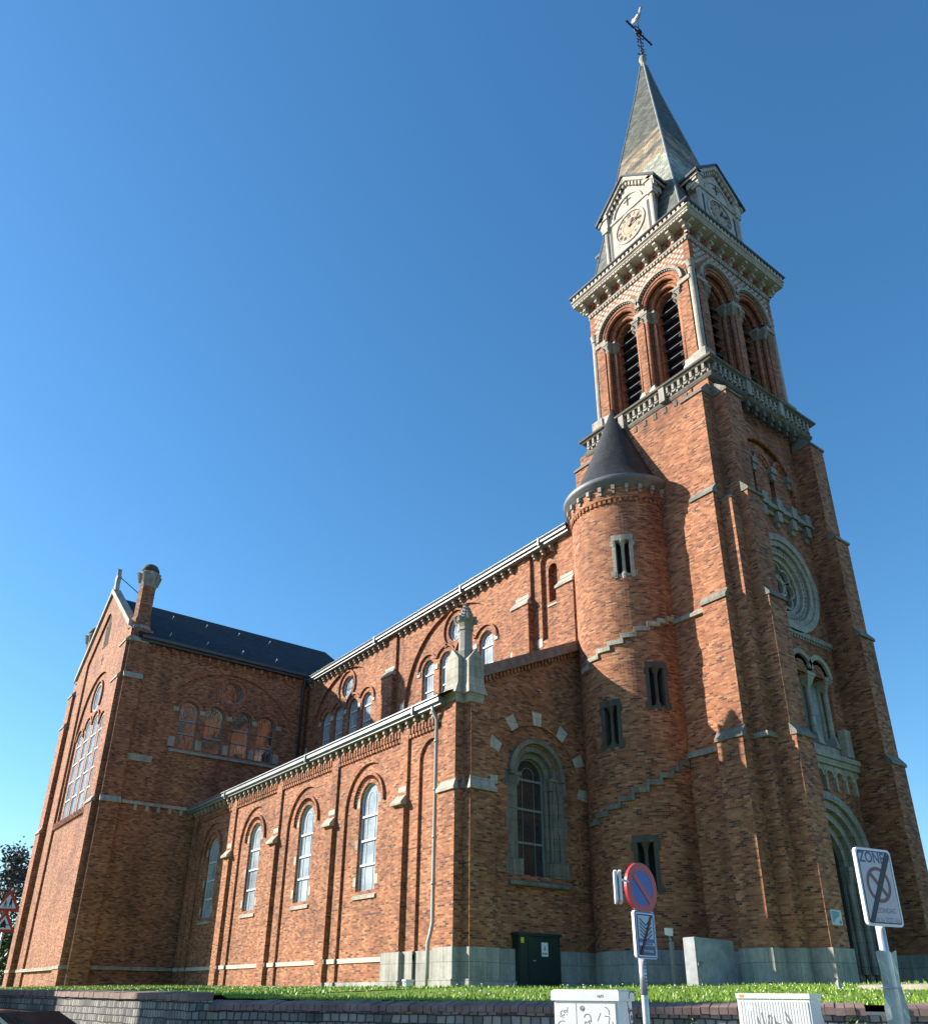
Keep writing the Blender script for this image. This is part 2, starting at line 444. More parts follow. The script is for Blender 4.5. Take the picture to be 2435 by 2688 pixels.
    def clusters(s):
        """groups of faces that touch or nearly touch"""
        par = list(range(len(s.v)))
        def find(a):
            while par[a] != a: par[a] = par[par[a]]; a = par[a]
            return a
        for f in s.f:
            r0 = find(f[0])
            for i in f[1:]: par[find(i)] = r0
        comp = {}
        for fi, f in enumerate(s.f): comp.setdefault(find(f[0]), []).append(fi)
        items = []
        for fl in comp.values():
            ps = [s.v[i] for fi in fl for i in s.f[fi]]
            items.append([[min(p[k] for p in ps)-.012 for k in range(3)], [max(p[k] for p in ps)+.012 for k in range(3)], fl])
        done = False
        while not done:
            done = True
            for i in range(len(items)):
                for j in range(i+1, len(items)):
                    a, b = items[i], items[j]
                    if all(a[0][k] <= b[1][k] and b[0][k] <= a[1][k] for k in range(3)):
                        items[i] = [[min(a[0][k], b[0][k]) for k in range(3)], [max(a[1][k], b[1][k]) for k in range(3)], a[2]+b[2]]
                        del items[j]; done = False; break
                if not done: break
        return [it[2] for it in items]
    def mark(s):
        if not hasattr(s, 'cuts'): s.cuts = []
        s.cuts.append((len(s.v), len(s.f))); return s
    def split(s, name, mat, parent, smooth=False):
        """every marked piece becomes an object of its own"""
        cuts = s.cuts+[(len(s.v), len(s.f))]
        for (v0, f0), (v1, f1) in zip(cuts, cuts[1:]):
            if v1 == v0: continue
            q = MB(); q.v = s.v[v0:v1]; q.f = [tuple(i-v0 for i in f) for f in s.f[f0:f1]]
            q.build(name, mat, parent, smooth)
    def build(s, name, mat=None, parent=None, smooth=False, label=None):
        if name in MB.SEP and not s.names:
            cl = s.clusters()
            if 1 < len(cl) < 40:
                for fl in cl:
                    q = MB(); mp = {}
                    for fi in fl:
                        for i in s.f[fi]:
                            if i not in mp: mp[i] = len(q.v); q.v.append(s.v[i])
                        q.f.append(tuple(mp[i] for i in s.f[fi]))
                    o = q.build1(name, mat, parent, smooth, label)
                return o
        return s.build1(name, mat, parent, smooth, label)
    def build1(s, name, mat=None, parent=None, smooth=False, label=None):
        base = -MB.OFF
        p = parent
        while p is not None: base += Vector(p.location); p = p.parent
        me = bpy.data.meshes.new(name)
        me.from_pydata([(a-base.x, b2-base.y, c2-base.z) for a, b2, c2 in s.v], [], s.f)
        names = s.names if s.names else [mat]
        for nm in names: me.materials.append(MATS[nm])
        if s.names: me.polygons.foreach_set('material_index', s.m)
        if smooth: me.polygons.foreach_set('use_smooth', [True]*len(me.polygons))
        me.update()
        o = bpy.data.objects.new(name, me)
        COL.objects.link(o)
        if parent is not None: o.parent = parent
        if label: o['label'] = label
        return o
def thing(name, label, cat, loc=(0, 0, 0), group=None):
    o = bpy.data.objects.new(name, None); COL.objects.link(o)
    o.empty_display_size = 0.3
    o.location = loc; o['label'] = label; o['category'] = cat
    if group: o['group'] = group
    return o
def tag(o, label, cat, group=None, kind=None):
    if kind: o['kind'] = kind
    o['label'] = label; o['category'] = cat
    if group: o['group'] = group
    return o
def archp(c, w_, z0, zs, n=20):
    return [(c-w_, z0), (c+w_, z0)]+[(c+w_*math.cos(PI*i/n), zs+w_*math.sin(PI*i/n)) for i in range(n+1)]
def circ(c, z, r, n=32): return [(c+r*math.cos(2*PI*i/n), z+r*math.sin(2*PI*i/n)) for i in range(n)]
def rect(u0, u1, v0, v1): return [(u0, v0), (u1, v0), (u1, v1), (u0, v1)]
def text_mesh(body, size, fr, u, v, d, squash=1.0, align='CENTER', bold=0.0):
    """lettering laid flat on a frame; returns an MB"""
    cu = bpy.data.curves.new('lettering', 'FONT')
    cu.body = body; cu.size = size; cu.align_x = align; cu.align_y = 'CENTER'; cu.offset = bold
    ob = bpy.data.objects.new('lettering', cu); COL.objects.link(ob)
    me = bpy.data.meshes.new_from_object(ob.evaluated_get(bpy.context.evaluated_depsgraph_get()))
    mb = MB()
    mb.add([fr(u+p.co.x*squash, v+p.co.y, d) for p in me.vertices], [tuple(q.vertices) for q in me.polygons])
    bpy.data.objects.remove(ob); bpy.data.curves.remove(cu); bpy.data.meshes.remove(me)
    return mb

# ================================================================== the church
church = thing('church', 'red brick church with tall clock tower, slate spire, round stair turret and arched windows', 'church', (-30, 20, 1.8))
P = church
def part(mb, name, mat=None, parent=None, **k): return mb.build(name, mat, parent or P, **k)

def window(fr, c, hw, z0, zs, depth, bars, parent=None, vert=True, glass='glass', barm='bar_white', sill=None, name='window', label=None):
    """glazing bars as the window, its pane and sill as sub-parts"""
    b = MB()
    b.fbox(fr, c-hw, c-hw+0.035, z0, zs, depth+0.003, depth+0.05); b.fbox(fr, c+hw-0.035, c+hw, z0, zs, depth+0.003, depth+0.05)
    b.band(fr, c, zs, hw-0.035, hw, 0, 180, depth+0.003, depth+0.05, 16)
    for z in bars: b.fbox(fr, c-hw+0.035, c+hw-0.035, z-0.035, z+0.035, depth+0.004, depth+0.06)
    if vert:
        for dx in (-hw*0.42, hw*0.42): b.fbox(fr, c+dx-0.008, c+dx+0.008, z0, zs+hw*0.3, depth+0.004, depth+0.02)
        b.band(fr, c, zs+hw*0.12, hw*0.42-0.012, hw*0.42+0.006, 0, 180, depth+0.004, depth+0.02, 12)
    w_ = part(b, name, barm, parent, label=label)
    p_ = MB(); p_.prism(fr, archp(c, hw, z0, zs), depth-0.03, depth); part(p_, 'pane', glass, w_)
    if sill:
        q = MB(); q.fwedge(fr, c-sill, c+sill, z0-0.28, z0-0.18, z0, depth, -depth*0+0.06); part(q, 'sill', 'stone', w_)
    return w_
def oculus(fr, c, z, r, depth, glass='glass', barm='bar_white'):
    b = MB(); b.band(fr, c, z, r-0.05, r, 0, 360, depth+0.003, depth+0.06, 32)
    b.band(fr, c, z, r*0.5-0.012, r*0.5, 0, 360, depth+0.004, depth+0.025, 24)
    for k in range(4):
        a = PI/4+k*PI/2
        b.tube([fr(c+r*.5*math.cos(a), z+r*.5*math.sin(a), depth+0.012), fr(c+r*math.cos(a), z+r*math.sin(a), depth+0.012)], 0.012, 5)
    w_ = part(b, 'window', barm)
    p_ = MB(); p_.prism(fr, circ(c, z, r), depth-0.03, depth); part(p_, 'pane', glass, w_)
def buttress(fr, u0, u1, tiers, core, cap='stone', name='buttress', label=None):
    """tiers: (z0, z1, projection); each ends in a weathered stone cap sloping back to the next projection"""
    b = MB(); cb = MB()
    for i, (z0, z1, pr) in enumerate(tiers):
        nxt = tiers[i+1][2] if i+1 < len(tiers) else core
        ins = 0.0 if i+1 < len(tiers) else 0.12
        b.fbox(fr, u0+0.001*i, u1-0.001*i, z0, z1, core-0.2, pr)
        rise = 0.18+0.85*(pr-nxt)
        cb.fwedge(fr, u0-0.04, u1+0.04, z1, z1+0.10, z1+0.10+rise, nxt-0.02, pr+0.06, ins)
    o = part(b, name, 'brick', label=label); part(cb, 'cap', cap, o)
    return o
GZ = 1.4        # walls start below the lawn

# ------------------------------------------------------------ south aisle
S15, SN, SR_ = FS(15.06), FS(15.15), FS(15.24)      # pier face, panel, arch recess
wall = MB()
piers = [-23.60, -28.57, -33.57, -38.60, -43.65]
win_c = [-26.10, -31.06, -36.09, -41.14]
PW = 0.25
panels = [(piers[0]+PW, -21.35, -22.05)]+[(piers[k+1]+PW, piers[k]-PW, win_c[k]) for k in range(4)]
AR = 1.60
wall.sheet(S15, rect(-44.0, -20.58, GZ, 10.7), [rect(a, b, GZ+0.001, 9.88) for a, b, c in panels], 0, -0.09)
for i, (a, b, c) in enumerate(panels):
    hw, sp = (0.68, 8.80) if i == 0 else (AR, 7.86)
    wall.sheet(SN, rect(a-0.05, b+0.05, GZ, 9.95), [archp(c, hw, GZ+0.001, sp, 28)], 0, -0.09)
    if i == 0: wall.fbox(SR_, c-hw-.1, c+hw+.1, GZ, 9.9, -0.2, 0)
    else: wall.sheet(SR_, rect(c-hw-0.1, c+hw+0.1, GZ, 9.9), [archp(c, 0.64, 4.93, 8.10)], 0, -0.2)
wall.box(-44.01, -43.95, 15.061, 16.3, GZ, 10.7)       # slot between aisle and transept
wall.box(-45.2, -43.95, 16.2, 16.3, GZ, 10.7)
wall.box(-20.62, -20.582, 15.062, 15.41, GZ, 10.7)
for a, b, c in panels:                                   # brick corbelling over each panel
    n = int((b-a)/0.19)
    for k in range(n):
        u = a+(k+0.5)*(b-a)/n
        wall.fbox(S15, u-0.045, u+0.045, 9.88, 10.14, -0.05, 0.035)
        wall.fbox(S15, u-0.075, u+0.045, 9.74, 9.879, -0.09, -0.012)
part(wall, 'aisle_wall', 'brick')
for i, c in enumerate(win_c):
    hm = MB(); hm.band(SR_, c, 8.02, 0.98, 1.09, -3, 183, -0.01, 0.10, 28)
    part(hm, 'hood_mould', 'brick_red')
    dm = MB()
    for k in range(24):
        a = R(2+176*(k+.5)/24)
        dm.tube([SR_(c+0.85*math.cos(a), 8.02+0.85*math.sin(a), 0.01), SR_(c+0.98*math.cos(a), 8.02+0.98*math.sin(a), 0.03)], 0.03, 4)
    part(dm, 'dentil_course', 'brick_red')
    ws = MB()
    for z, sgn in ((7.9, -1), (7.9, 1), (5.1, -1), (5.1, 1), (6.4, -1)):
        if sgn > 0: ws.fbox(SR_, c+0.64, c+0.84, z, z+0.34, -0.02, 0.006)
        else: ws.fbox(SR_, c-0.84, c-0.64, z, z+0.34, -0.02, 0.006)
    part(ws, 'window_dressing', 'stone')
    window(SR_, c, 0.64, 4.93, 8.10, -0.15, (5.82, 6.68, 7.55), sill=0.78)
st = MB()
for i, (a, b, c) in enumerate(panels):
    hw = 0.68 if i == 0 else AR
    st.fbox(SR_, c-hw, c+hw, 2.60, 2.75, -0.05, 0.05)
    for u0, u1 in ((a, c-hw), (c+hw, b)): st.fbox(SN, u0, u1, 2.60, 2.751, -0.1, 0.05)
for k, pc in enumerate(piers): st.fbox(S15, pc-PW if k < 4 else -43.98, pc+PW, 2.60, 2.752, -0.1, 0.05)
part(st, 'string_course', 'stone_pale')
pl = MB()
for i, (a, b, c) in enumerate(panels):
    if i > 1: continue
    hw = 0.68 if i == 0 else AR; zt = 2.85 if i == 0 else 2.0
    pl.fbox(SR_, c-hw+.002, c+hw-.002, GZ, zt, -0.1, 0.06)
    for u0, u1 in ((a+.002, c-hw), (c+hw, b-.002)):
        if u1-u0 > 0.05: pl.fbox(SN, u0, u1, GZ, zt+.002, -0.1, 0.06)
for pc in piers[:2]: pl.fbox(S15, pc-PW, pc+PW, GZ, 2.86 if pc > -25 else 2.004, -0.1, 0.058)
pl.fbox(FS(15.0), -24.35, -23.28, GZ, 2.84, -0.3, 0.05); pl.fbox(FS(15.0), -24.40, -23.23, GZ, 2.02, -0.3, 0.12)
pl.fbox(FS(15.0), -21.46, -20.46, GZ, 2.9, -0.28, 0.05); pl.fbox(FS(15.0), -21.52, -20.40, GZ, 2.05, -0.28, 0.13)
pl.fbox(FW(-20.15), 15.29, 16.4, GZ, 2.9, -0.3, 0.05); pl.fbox(FW(-20.15), 15.22, 16.46, GZ, 2.05, -0.3, 0.13)
pl.box(-21.0, -20.44, 15.27, 15.6, GZ, 2.895)
part(pl, 'plinth', 'stone_plinth')
for pc in piers[:4]:
    b_ = MB(); b_.fbox(S15, pc-0.42, pc+0.21, GZ, 7.5, -0.09, 0.065); bo = part(b_, 'buttress', 'brick')
    q = MB(); q.fwedge(S15, pc-0.46, pc+0.25, 7.46, 7.55, 7.90, -0.08, 0.21, 0.06); part(q, 'cap', 'stone', bo)
    q = MB(); q.fbox(S15, pc-0.24, pc+0.235, 7.90, 8.10, -0.02, 0.012); part(q, 'cap_block', 'stone_pale', bo)
gu = MB(); gu.fbox(S15, -44.9, -21.1, 10.47, 10.63, -0.1, 0.34); gu.fbox(S15, -44.9, -21.1, 10.37, 10.47, -0.1, 0.24); gu.fbox(S15, -44.9, -21.1, 10.63, 10.67, 0.22, 0.38)
for x in (-22.6, -30.6, -39.2): gu.fbox(S15, x-.03, x+.03, 10.35, 10.685, 0.1, 0.395)
part(gu, 'gutter', 'zinc', label='pale zinc eaves gutter over the aisle')
co = MB()
x = -43.8
while x < -21.4:
    co.fbox(S15, x-0.05, x+0.05, 10.22, 10.36, -0.02, 0.15); co.fbox(S15, x-0.035, x+0.035, 10.10, 10.23, -0.02, 0.09); x += 0.50
part(co, 'corbel_table', 'stone')
rf = MB(); rf.add([(-45.3, 14.7, 10.66), (-20.6, 14.7, 10.66), (-20.6, 21.3, 13.9), (-45.3, 21.3, 13.9)], [(0, 1, 2, 3)]); rf.add([(-45.3, 14.7, 10.60), (-20.6, 14.7, 10.60), (-20.6, 21.3, 13.84), (-45.3, 21.3, 13.84)], [(0, 1, 2, 3)])
part(rf, 'aisle_roof', 'slate')
dp = MB()
yq = 15.0
dp.tube([(-21.56, 14.82, 10.4), (-21.56, 14.84, 10.25), (-21.55, yq, 9.95), (-21.55, yq, 3.6), (-21.57, yq-.05, 3.3), (-21.62, yq-.1, 3.05), (-21.62, yq-.1, 1.75)], 0.06, 10)
for z in (9.2, 7.6, 6.1, 4.7): dp.tube([(-21.55, yq, z), (-21.55, yq, z+0.07)], 0.085, 10)
part(dp, 'downpipe', 'pipe_grey', smooth=True)

# ------------------------------------------------------------ front corner of the aisle
b_ = MB(); b_.box(-21.40, -20.51, 15.0, 15.34, GZ, 7.5); b_.box(-21.20, -20.58, 15.1, 15.5, 7.45, 10.4); bo = part(b_, 'buttress', 'brick', label='corner buttress facing the lawn')
q = MB(); q.fwedge(FS(15.1), -21.44, -20.47, 7.48, 7.58, 7.95, -0.02, 0.17, 0.12); part(q, 'cap', 'stone', bo)
q = MB(); q.fbox(FS(15.1), -21.2, -20.6, 7.9, 8.15, -0.02, 0.01); part(q, 'cap_block', 'stone_pale', bo)
b_ = MB(); b_.box(-20.6, -20.15, 15.33, 16.32, GZ, 7.5); b_.box(-20.6, -20.21, 15.41, 16.2, 7.45, 10.6); bo = part(b_, 'buttress', 'brick')
q = MB(); q.fwedge(FW(-20.21), 15.28, 16.36, 7.48, 7.58, 7.95, -0.02, 0.14, 0.12); part(q, 'cap', 'stone', bo)
cc = MB(); cc.box(-21.1, -20.51, 15.33, 16.1, GZ, 7.55); cc.box(-21.1, -20.58, 15.41, 16.1, 7.5, 10.5); part(cc, 'corner_pier', 'brick')
cq = MB(); cq.hull([(-21.1, 15.25, 7.52), (-20.43, 15.25, 7.52), (-20.43, 15.9, 7.52), (-21.1, 15.9, 7.52)], [(-21.1, 15.40, 8.0), (-20.57, 15.40, 8.0), (-20.57, 15.9, 8.0), (-21.1, 15.9, 8.0)]); part(cq, 'pier_cap', 'stone')
# pinnacle on the corner
pn = MB()
def gabled_slab(fr, u0, u1, z0, z1, z2, d0, d1):
    pn.prism(fr, [(u0, z0), (u1, z0), (u1, z1), ((u0+u1)/2, z2), (u0, z1)], d0, d1)
gabled_slab(FS(15.05), -21.14, -20.46, 11.02, 11.88, 12.28, -0.9, 0.0)
gabled_slab(FW(-20.15), 15.26, 15.90, 11.0, 11.82, 12.25, -0.9, 0.0)
pn.hull([(-21.2, 15.08, 10.36), (-20.52, 15.08, 10.36), (-20.52, 15.95, 10.36), (-21.2, 15.95, 10.36)], [(-21.2, 15.02, 10.66), (-20.48, 15.02, 10.66), (-20.48, 15.95, 10.66), (-21.2, 15.95, 10.66)])
pn.hull([(-21.26, 14.92, 10.66), (-20.42, 14.92, 10.66), (-20.42, 15.9, 10.66), (-21.26, 15.9, 10.66)], [(-21.14, 15.052, 11.02), (-20.46, 15.052, 11.02), (-20.46, 15.9, 11.02), (-21.14, 15.9, 11.02)])
pn.hull([(-20.9, 15.2, 10.62), (-20.05, 15.2, 10.62), (-20.05, 16.0, 10.62), (-20.9, 16.0, 10.62)], [(-20.9, 15.262, 11.0), (-20.153, 15.262, 11.0), (-20.153, 15.9, 11.0), (-20.9, 15.9, 11.0)])
pn.hull([(-20.9, 15.38, 10.36), (-20.2, 15.38, 10.36), (-20.2, 15.9, 10.36), (-20.9, 15.9, 10.36)], [(-20.9, 15.3, 10.62), (-20.12, 15.3, 10.62), (-20.12, 15.9, 10.62), (-20.9, 15.9, 10.62)])
part(pn, 'pinnacle', 'stone', label='carved stone pinnacle with gabled base on the aisle corner')
pc_ = MB(); pin_x, pin_y = -20.60, 15.46
pc_.lathe([(0.30, 11.8), (0.30, 12.18), (0.25, 12.24), (0.235, 12.30), (0.235, 12.95), (0.27, 12.98), (0.27, 13.03), (0.25, 13.07), (0.30, 13.22), (0.36, 13.30), (0.36, 13.42), (0.28, 13.44), (0.19, 13.7), (0.03, 14.08), (0.0, 14.1)], pin_x, pin_y, 8)
for k in range(8):
    a = R(22.5+45*k)
    for j in range(4):
        r = 0.24-0.06*j; z = 13.52+0.14*j
        pc_.tube([(pin_x+r*math.cos(a), pin_y+r*math.sin(a), z), (pin_x+(r+.04)*math.cos(a), pin_y+(r+.04)*math.sin(a), z+.05)], 0.03, 5)
    pc_.tube([(pin_x+0.34*math.cos(a), pin_y+0.34*math.sin(a), 13.3), (pin_x+0.40*math.cos(a), pin_y+0.40*math.sin(a), 13.44)], 0.06, 6)
part(pc_, 'pinnacle_shaft', 'stone_grimy')

# ------------------------------------------------------------ front wall of the aisle
XF = -20.45
W = FW(XF)
fw_ = MB()
cw = 18.40
fw_.box(-20.9, -20.46, 15.45, 16.0, GZ, 10.5)
fw_.sheet(W, [(15.5, GZ), (21.9, GZ), (21.9, 14.27), (15.5, 11.30)], [archp(18.48, 1.84, 2.95, 8.3, 32)], 0, -0.07)
fw_.sheet(FW(XF-0.07), rect(16.5, 20.8, 2.8, 10.4), [archp(cw, 1.0, 5.12, 8.42)], 0, -0.5)
for k in range(30):        # brick corbels under the coping
    u = 16.0+k*0.162
    z = 11.38+(u-15.5)*0.463
    fw_.fbox(W, u-0.05, u+0.05, z-0.42, z-0.16, -0.02, 0.10)
part(fw_, 'aisle_front_wall', 'brick')
cp = MB()
cp.prism(FW(XF), [(15.7, 11.24), (21.0, 13.69), (21.0, 14.10), (15.7, 11.65)], -0.25, 0.22)
part(cp, 'coping', 'coping_brick', label='sloping brick coping of the half gable')
vs_ = MB()
for a in (155, 123, 90, 57, 25, -8):
    pts = []
    for r, da in ((1.86, -5.2), (2.34, -5.2), (2.34, 5.2), (1.86, 5.2)): pts.append((18.48+r*math.cos(R(a+da)), 8.3+r*math.sin(R(a+da))))
    vs_.mark().prism(W, pts, -0.05, 0.012)
vs_.split('voussoir_stone', 'stone_pale', P)
sr = MB(); G = FW(XF-0.07)
sr.band(G, cw, 8.42, 1.06, 1.22, -6, 186, -0.02, 0.16, 30)
sr.band(G, cw, 8.42, 0.82, 1.0, 0, 180, -0.22, -0.04, 26)
sr.band(G, cw, 8.42, 0.62, 0.82, 0, 180, -0.40, -0.22, 26)
for sg in (-1, 1):
    sr.fbox(G, cw+sg*0.9-0.1, cw+sg*0.9+0.1, 5.1, 8.42, -0.22, -0.04)
    sr.fbox(G, cw+sg*0.72-0.1, cw+sg*0.72+0.1, 5.1, 8.42, -0.42, -0.26)
    sr.fbox(G, cw+sg*1.12-0.12, cw+sg*1.12+0.12, 5.12, 8.42, -0.02, 0.008)
    for z in (5.14, 6.55, 7.9): sr.fbox(G, cw+sg*1.16-0.2, cw+sg*1.16+0.2, z, z+0.5, -0.02, 0.014)
    sr.fbox(G, cw+sg*0.82-0.17, cw+sg*0.82+0.17, 8.30, 8.42, -0.3, 0.05)
    sr.tube([G(cw+sg*0.82, 5.62, -0.17), G(cw+sg*0.82, 8.0, -0.17)], 0.07, 10)
    sr.hull([G(cw+sg*0.82-.1, 8.0, -.27), G(cw+sg*0.82+.1, 8.0, -.27), G(cw+sg*0.82+.1, 8.0, -.07), G(cw+sg*0.82-.1, 8.0, -.07)], [G(cw+sg*0.82-.15, 8.3, -.3), G(cw+sg*0.82+.15, 8.3, -.3), G(cw+sg*0.82+.15, 8.3, 0), G(cw+sg*0.82-.15, 8.3, 0)])
    sr.fbox(G, cw+sg*0.88-0.22, cw+sg*0.88+0.22, 5.1, 5.62, -0.3, 0.05)
sr.fwedge(G, cw-1.3, cw+1.3, 4.78, 4.9, 5.12, -0.42, 0.18)
part(sr, 'window_surround', 'stone_dark', label='deep stone window surround with nook shafts')  # worn stone, darkened further so the colour carries this side's shade
window(G, cw, 0.62, 5.1, 8.42, -0.43, (6.2, 7.3, 8.3), glass='glass_dark', barm='bar_grey')
pf = MB(); pf.fbox(W, 16.32, 21.0, GZ, 2.9, -0.2, 0.07); pf.fbox(W, 16.32, 21.0, GZ, 2.02, -0.2, 0.14)
part(pf, 'plinth', 'stone_plinth')
qs = MB(); qs.fbox(W, 16.22, 16.52, 7.55, 8.05, -.05, 0.05); qs.fbox(W, 16.1, 16.65, 7.85, 8.12, -.05, 0.055); part(qs, 'quoin', 'stone_pale')

# ------------------------------------------------------------ clerestory
S21 = FS(21.2)
cl = MB()
big = [(-44.85, -35.1, -40.0), (-34.37, -24.4, -29.4)]
cl.sheet(S21, rect(-45.3, -20.87, 13.4, 19.48), [rect(a, b, 13.41, 19.3) for a, b, c in big]+[rect(-23.62, -21.78, 13.41, 19.3)], 0, -0.13)
lan = (-2.32, -0.82, 0.82, 2.32)
for a, b, c in big:
    cl.sheet(FS(21.33), rect(a-.05, b+.05, 13.4, 19.9), [archp(c, 4.2, 13.41, 14.72, 44)], 0, -0.15)
    cl.sheet(FS(21.48), rect(c-4.3, c+4.3, 13.4, 19.2), [archp(c+l, 0.53, 14.2, 16.38) for l in lan]+[circ(c, 17.88, 0.64)], 0, -0.25)
cl.sheet(FS(21.33), rect(-23.7, -21.7, 13.4, 19.9), [archp(-22.52, 0.56, 15.0, 18.55)], 0, -0.16)
cl.sheet(FS(21.49), rect(-23.3, -21.8, 14.8, 19.4), [archp(-22.5, 0.27, 16.7, 18.2)], 0, -0.35)
cl.fbox(FS(21.8), -23.0, -22.0, 16.5, 18.7, -0.05, 0)
cl.box(-20.91, -20.872, 21.202, 22.6, 13.4, 19.4)
part(cl, 'clerestory_wall', 'brick')
d = FS(21.48)
for a, b, c in big:
    hm = MB()
    for i, l in enumerate(lan):
        a0, a1 = (0 if i == 3 else 29 if i != 1 else 12), (180 if i == 0 else 151 if i != 2 else 168)
        hm.band(d, c+l, 16.38, 0.78, 0.88, a0, a1, -0.01, 0.10, 20)
    hm.band(d, c, 17.88, 0.90, 1.0, -52, 232, -0.01, 0.10, 36)
    part(hm, 'hood_mould', 'brick_red')
    sd = MB()
    for u in (c-3.1, c-1.57, c, c+1.57, c+3.1): sd.fbox(d, u-0.13, u+0.13, 16.2, 16.46, -0.02, 0.05); sd.fbox(d, u-0.15, u+0.15, 14.2, 14.55, -0.02, 0.012)
    for u, z in ((c-0.78, 17.2), (c+0.78, 17.2)): sd.fbox(d, u-0.09, u+0.09, z-.09, z+0.09, -0.02, 0.06)
    sd.fbox(FS(21.33), c-4.55, c-4.25, 14.75, 15.15, -.02, 0.012); sd.fbox(FS(21.33), c+4.25, c+4.55, 14.75, 15.15, -.02, 0.012)
    part(sd, 'window_dressing', 'stone_pale')
    for l in lan: window(d, c+l, 0.53, 14.2, 16.38, -0.2, (15.3, 16.2))
    oculus(d, c, 17.88, 0.64, -0.2)
sd = MB(); sd.fwedge(FS(21.49), -22.85, -22.15, 16.5, 16.58, 16.7, -0.2, 0.05); sd.fbox(FS(21.33), -23.42, -23.1, 14.75, 15.15, -.02, 0.012)
part(sd, 'sill', 'stone_pale')
for u0, u1 in ((-35.45, -34.36), (-24.70, -23.61), (-21.85, -20.88)):
    b_ = buttress(S21, u0, u1, [(13.4, 16.86, 0.18)], 0.0)
    q = MB(); q.fbox(S21, u0+0.1, u1-0.12, 17.28, 17.42, -0.02, 0.012); part(q, 'cap_block', 'stone_pale', b_)
gu = MB(); gu.fbox(S21, -45.1, -20.95, 19.30, 19.46, -0.1, 0.36); gu.fbox(S21, -45.1, -20.95, 19.19, 19.30, -0.1, 0.26); gu.fbox(S21, -45.1, -20.95, 19.46, 19.50, 0.24, 0.40)
for x in (-22.6, -28.2, -36.1): gu.fbox(S21, x-.03, x+.03, 19.17, 19.515, 0.1, 0.42)
part(gu, 'gutter', 'zinc', label='pale zinc eaves gutter along the nave')
co = MB()
x = -44.7
while x < -21.9:
    if not any(p0 < x < p1 for p0, p1 in ((-35.1, -34.4), (-24.4, -23.6))):
        co.fbox(FS(21.33), x-0.055, x+0.055, 19.02, 19.18, -0.02, 0.24); co.fbox(FS(21.33), x-0.04, x+0.04, 18.90, 19.03, -0.02, 0.16)
    x += 0.535
part(co, 'corbel_table', 'stone')
AX = 25.5
rf = MB(); rf.prism(FW(-45.3), [(20.80, 19.49), (AX, 22.3), (2*AX-20.80, 19.49), (2*AX-20.80, 19.3), (20.80, 19.40)], 0, 24.4)
part(rf, 'nave_roof', 'slate')
nb = MB(); nb.box(-60, -20.9, 29.6, 29.9, GZ, 19.4); nb.prism(FW(-20.95), [(21.25, GZ), (29.6, GZ), (29.6, 19.4), (AX, 22.1), (21.25, 19.4)], 0, 0.05); part(nb, 'nave_north_wall', 'brick')

MB.OFF = Vector((0.70, -0.15, -0.24))
# ------------------------------------------------------------ transept
XT = -45.3
T = FW(XT)
tw = MB()
tc = 16.6
tw.sheet(T, rect(10.35, 21.3, GZ, 20.0), [archp(tc, 4.2, 14.0, 14.75, 44)], 0, -0.1)
tw.sheet(FW(XT-0.1), rect(tc-4.3, tc+4.3, 13.9, 19.2), [archp(tc+l, 0.53, 14.2, 16.38) for l in lan]+[circ(tc, 17.88, 0.64)], 0, -0.25)
tw.fbox(T, 10.36, 11.42, GZ, 19.6, -0.05, 0.10)
part(tw, 'transept_wall', 'brick')
d = FW(XT-0.1)
hm = MB()
for i, l in enumerate(lan): hm.band(d, tc+l, 16.38, 0.54, 0.76, 0, 180, -0.01, 0.02, 20); hm.band(d, tc+l, 16.38, 0.78, 0.86, 8, 172, -0.01, 0.06, 20)
hm.band(d, tc, 17.88, 0.66, 0.88, 0, 360, -0.01, 0.02, 36); hm.band(d, tc, 17.88, 0.90, 0.98, -52, 232, -0.01, 0.07, 36)
part(hm, 'hood_mould', 'brick_red')
sd = MB()
for u in (tc-3.1, tc-1.57, tc, tc+1.57, tc+3.1): sd.fbox(d, u-0.16, u+0.16, 16.18, 16.46, -0.02, 0.06); sd.fbox(d, u-0.17, u+0.17, 14.18, 14.75, -0.02, 0.03)
for u, z in ((tc-0.78, 17.2), (tc+0.78, 17.2)): sd.fbox(d, u-0.1, u+0.1, z-.1, z+0.1, -0.02, 0.06)
sd.fwedge(T, tc-3.2, tc+3.2, 13.86, 13.98, 14.18, -0.3, 0.12)
sd.fbox(T, 11.35, 12.6, 13.05, 13.4, -.05, 0.104)
part(sd, 'window_dressing', 'stone')
for l in lan: window(d, tc+l, 0.53, 14.2, 16.38, -0.16, (15.0, 15.75), glass='glass_dark', barm='bar_grey')
oculus(d, tc, 17.88, 0.64, -0.16, 'glass_dark', 'bar_grey')
st = MB(); st.fbox(T, 11.44, 15.28, 10.78, 10.95, -.05, 0.12); st.fbox(T, 10.3, 15.28, 2.86, 3.01, -.05, 0.16); st.fbox(FS(10.35), -57.0, -46.62, 2.86, 3.01, -0.1, 0.05); st.fbox(FS(10.03), -58.3, -57.0, 2.86, 3.01, -0.3, 0.04); st.fbox(FS(10.03), -46.64, -45.3, 2.86, 3.01, -0.3, 0.04)
for k in range(6): st.fbox(T, 12.1+k*0.6, 12.26+k*0.6, 10.5, 10.78, -.05, 0.1)
part(st, 'string_course', 'stone')
gu = MB(); gu.fbox(T, 10.9, 21.1, 19.84, 20.02, -.1, 0.42); gu.fbox(T, 10.9, 21.1, 19.70, 19.84, -.1, 0.28); part(gu, 'gutter', 'lead_dark')
co = MB()
for k in range(18): co.fbox(T, 11.6+k*0.54, 11.74+k*0.54, 19.38, 19.68, -.02, 0.15); co.fbox(T, 11.62+k*0.54, 11.72+k*0.54, 19.24, 19.39, -.02, 0.09)
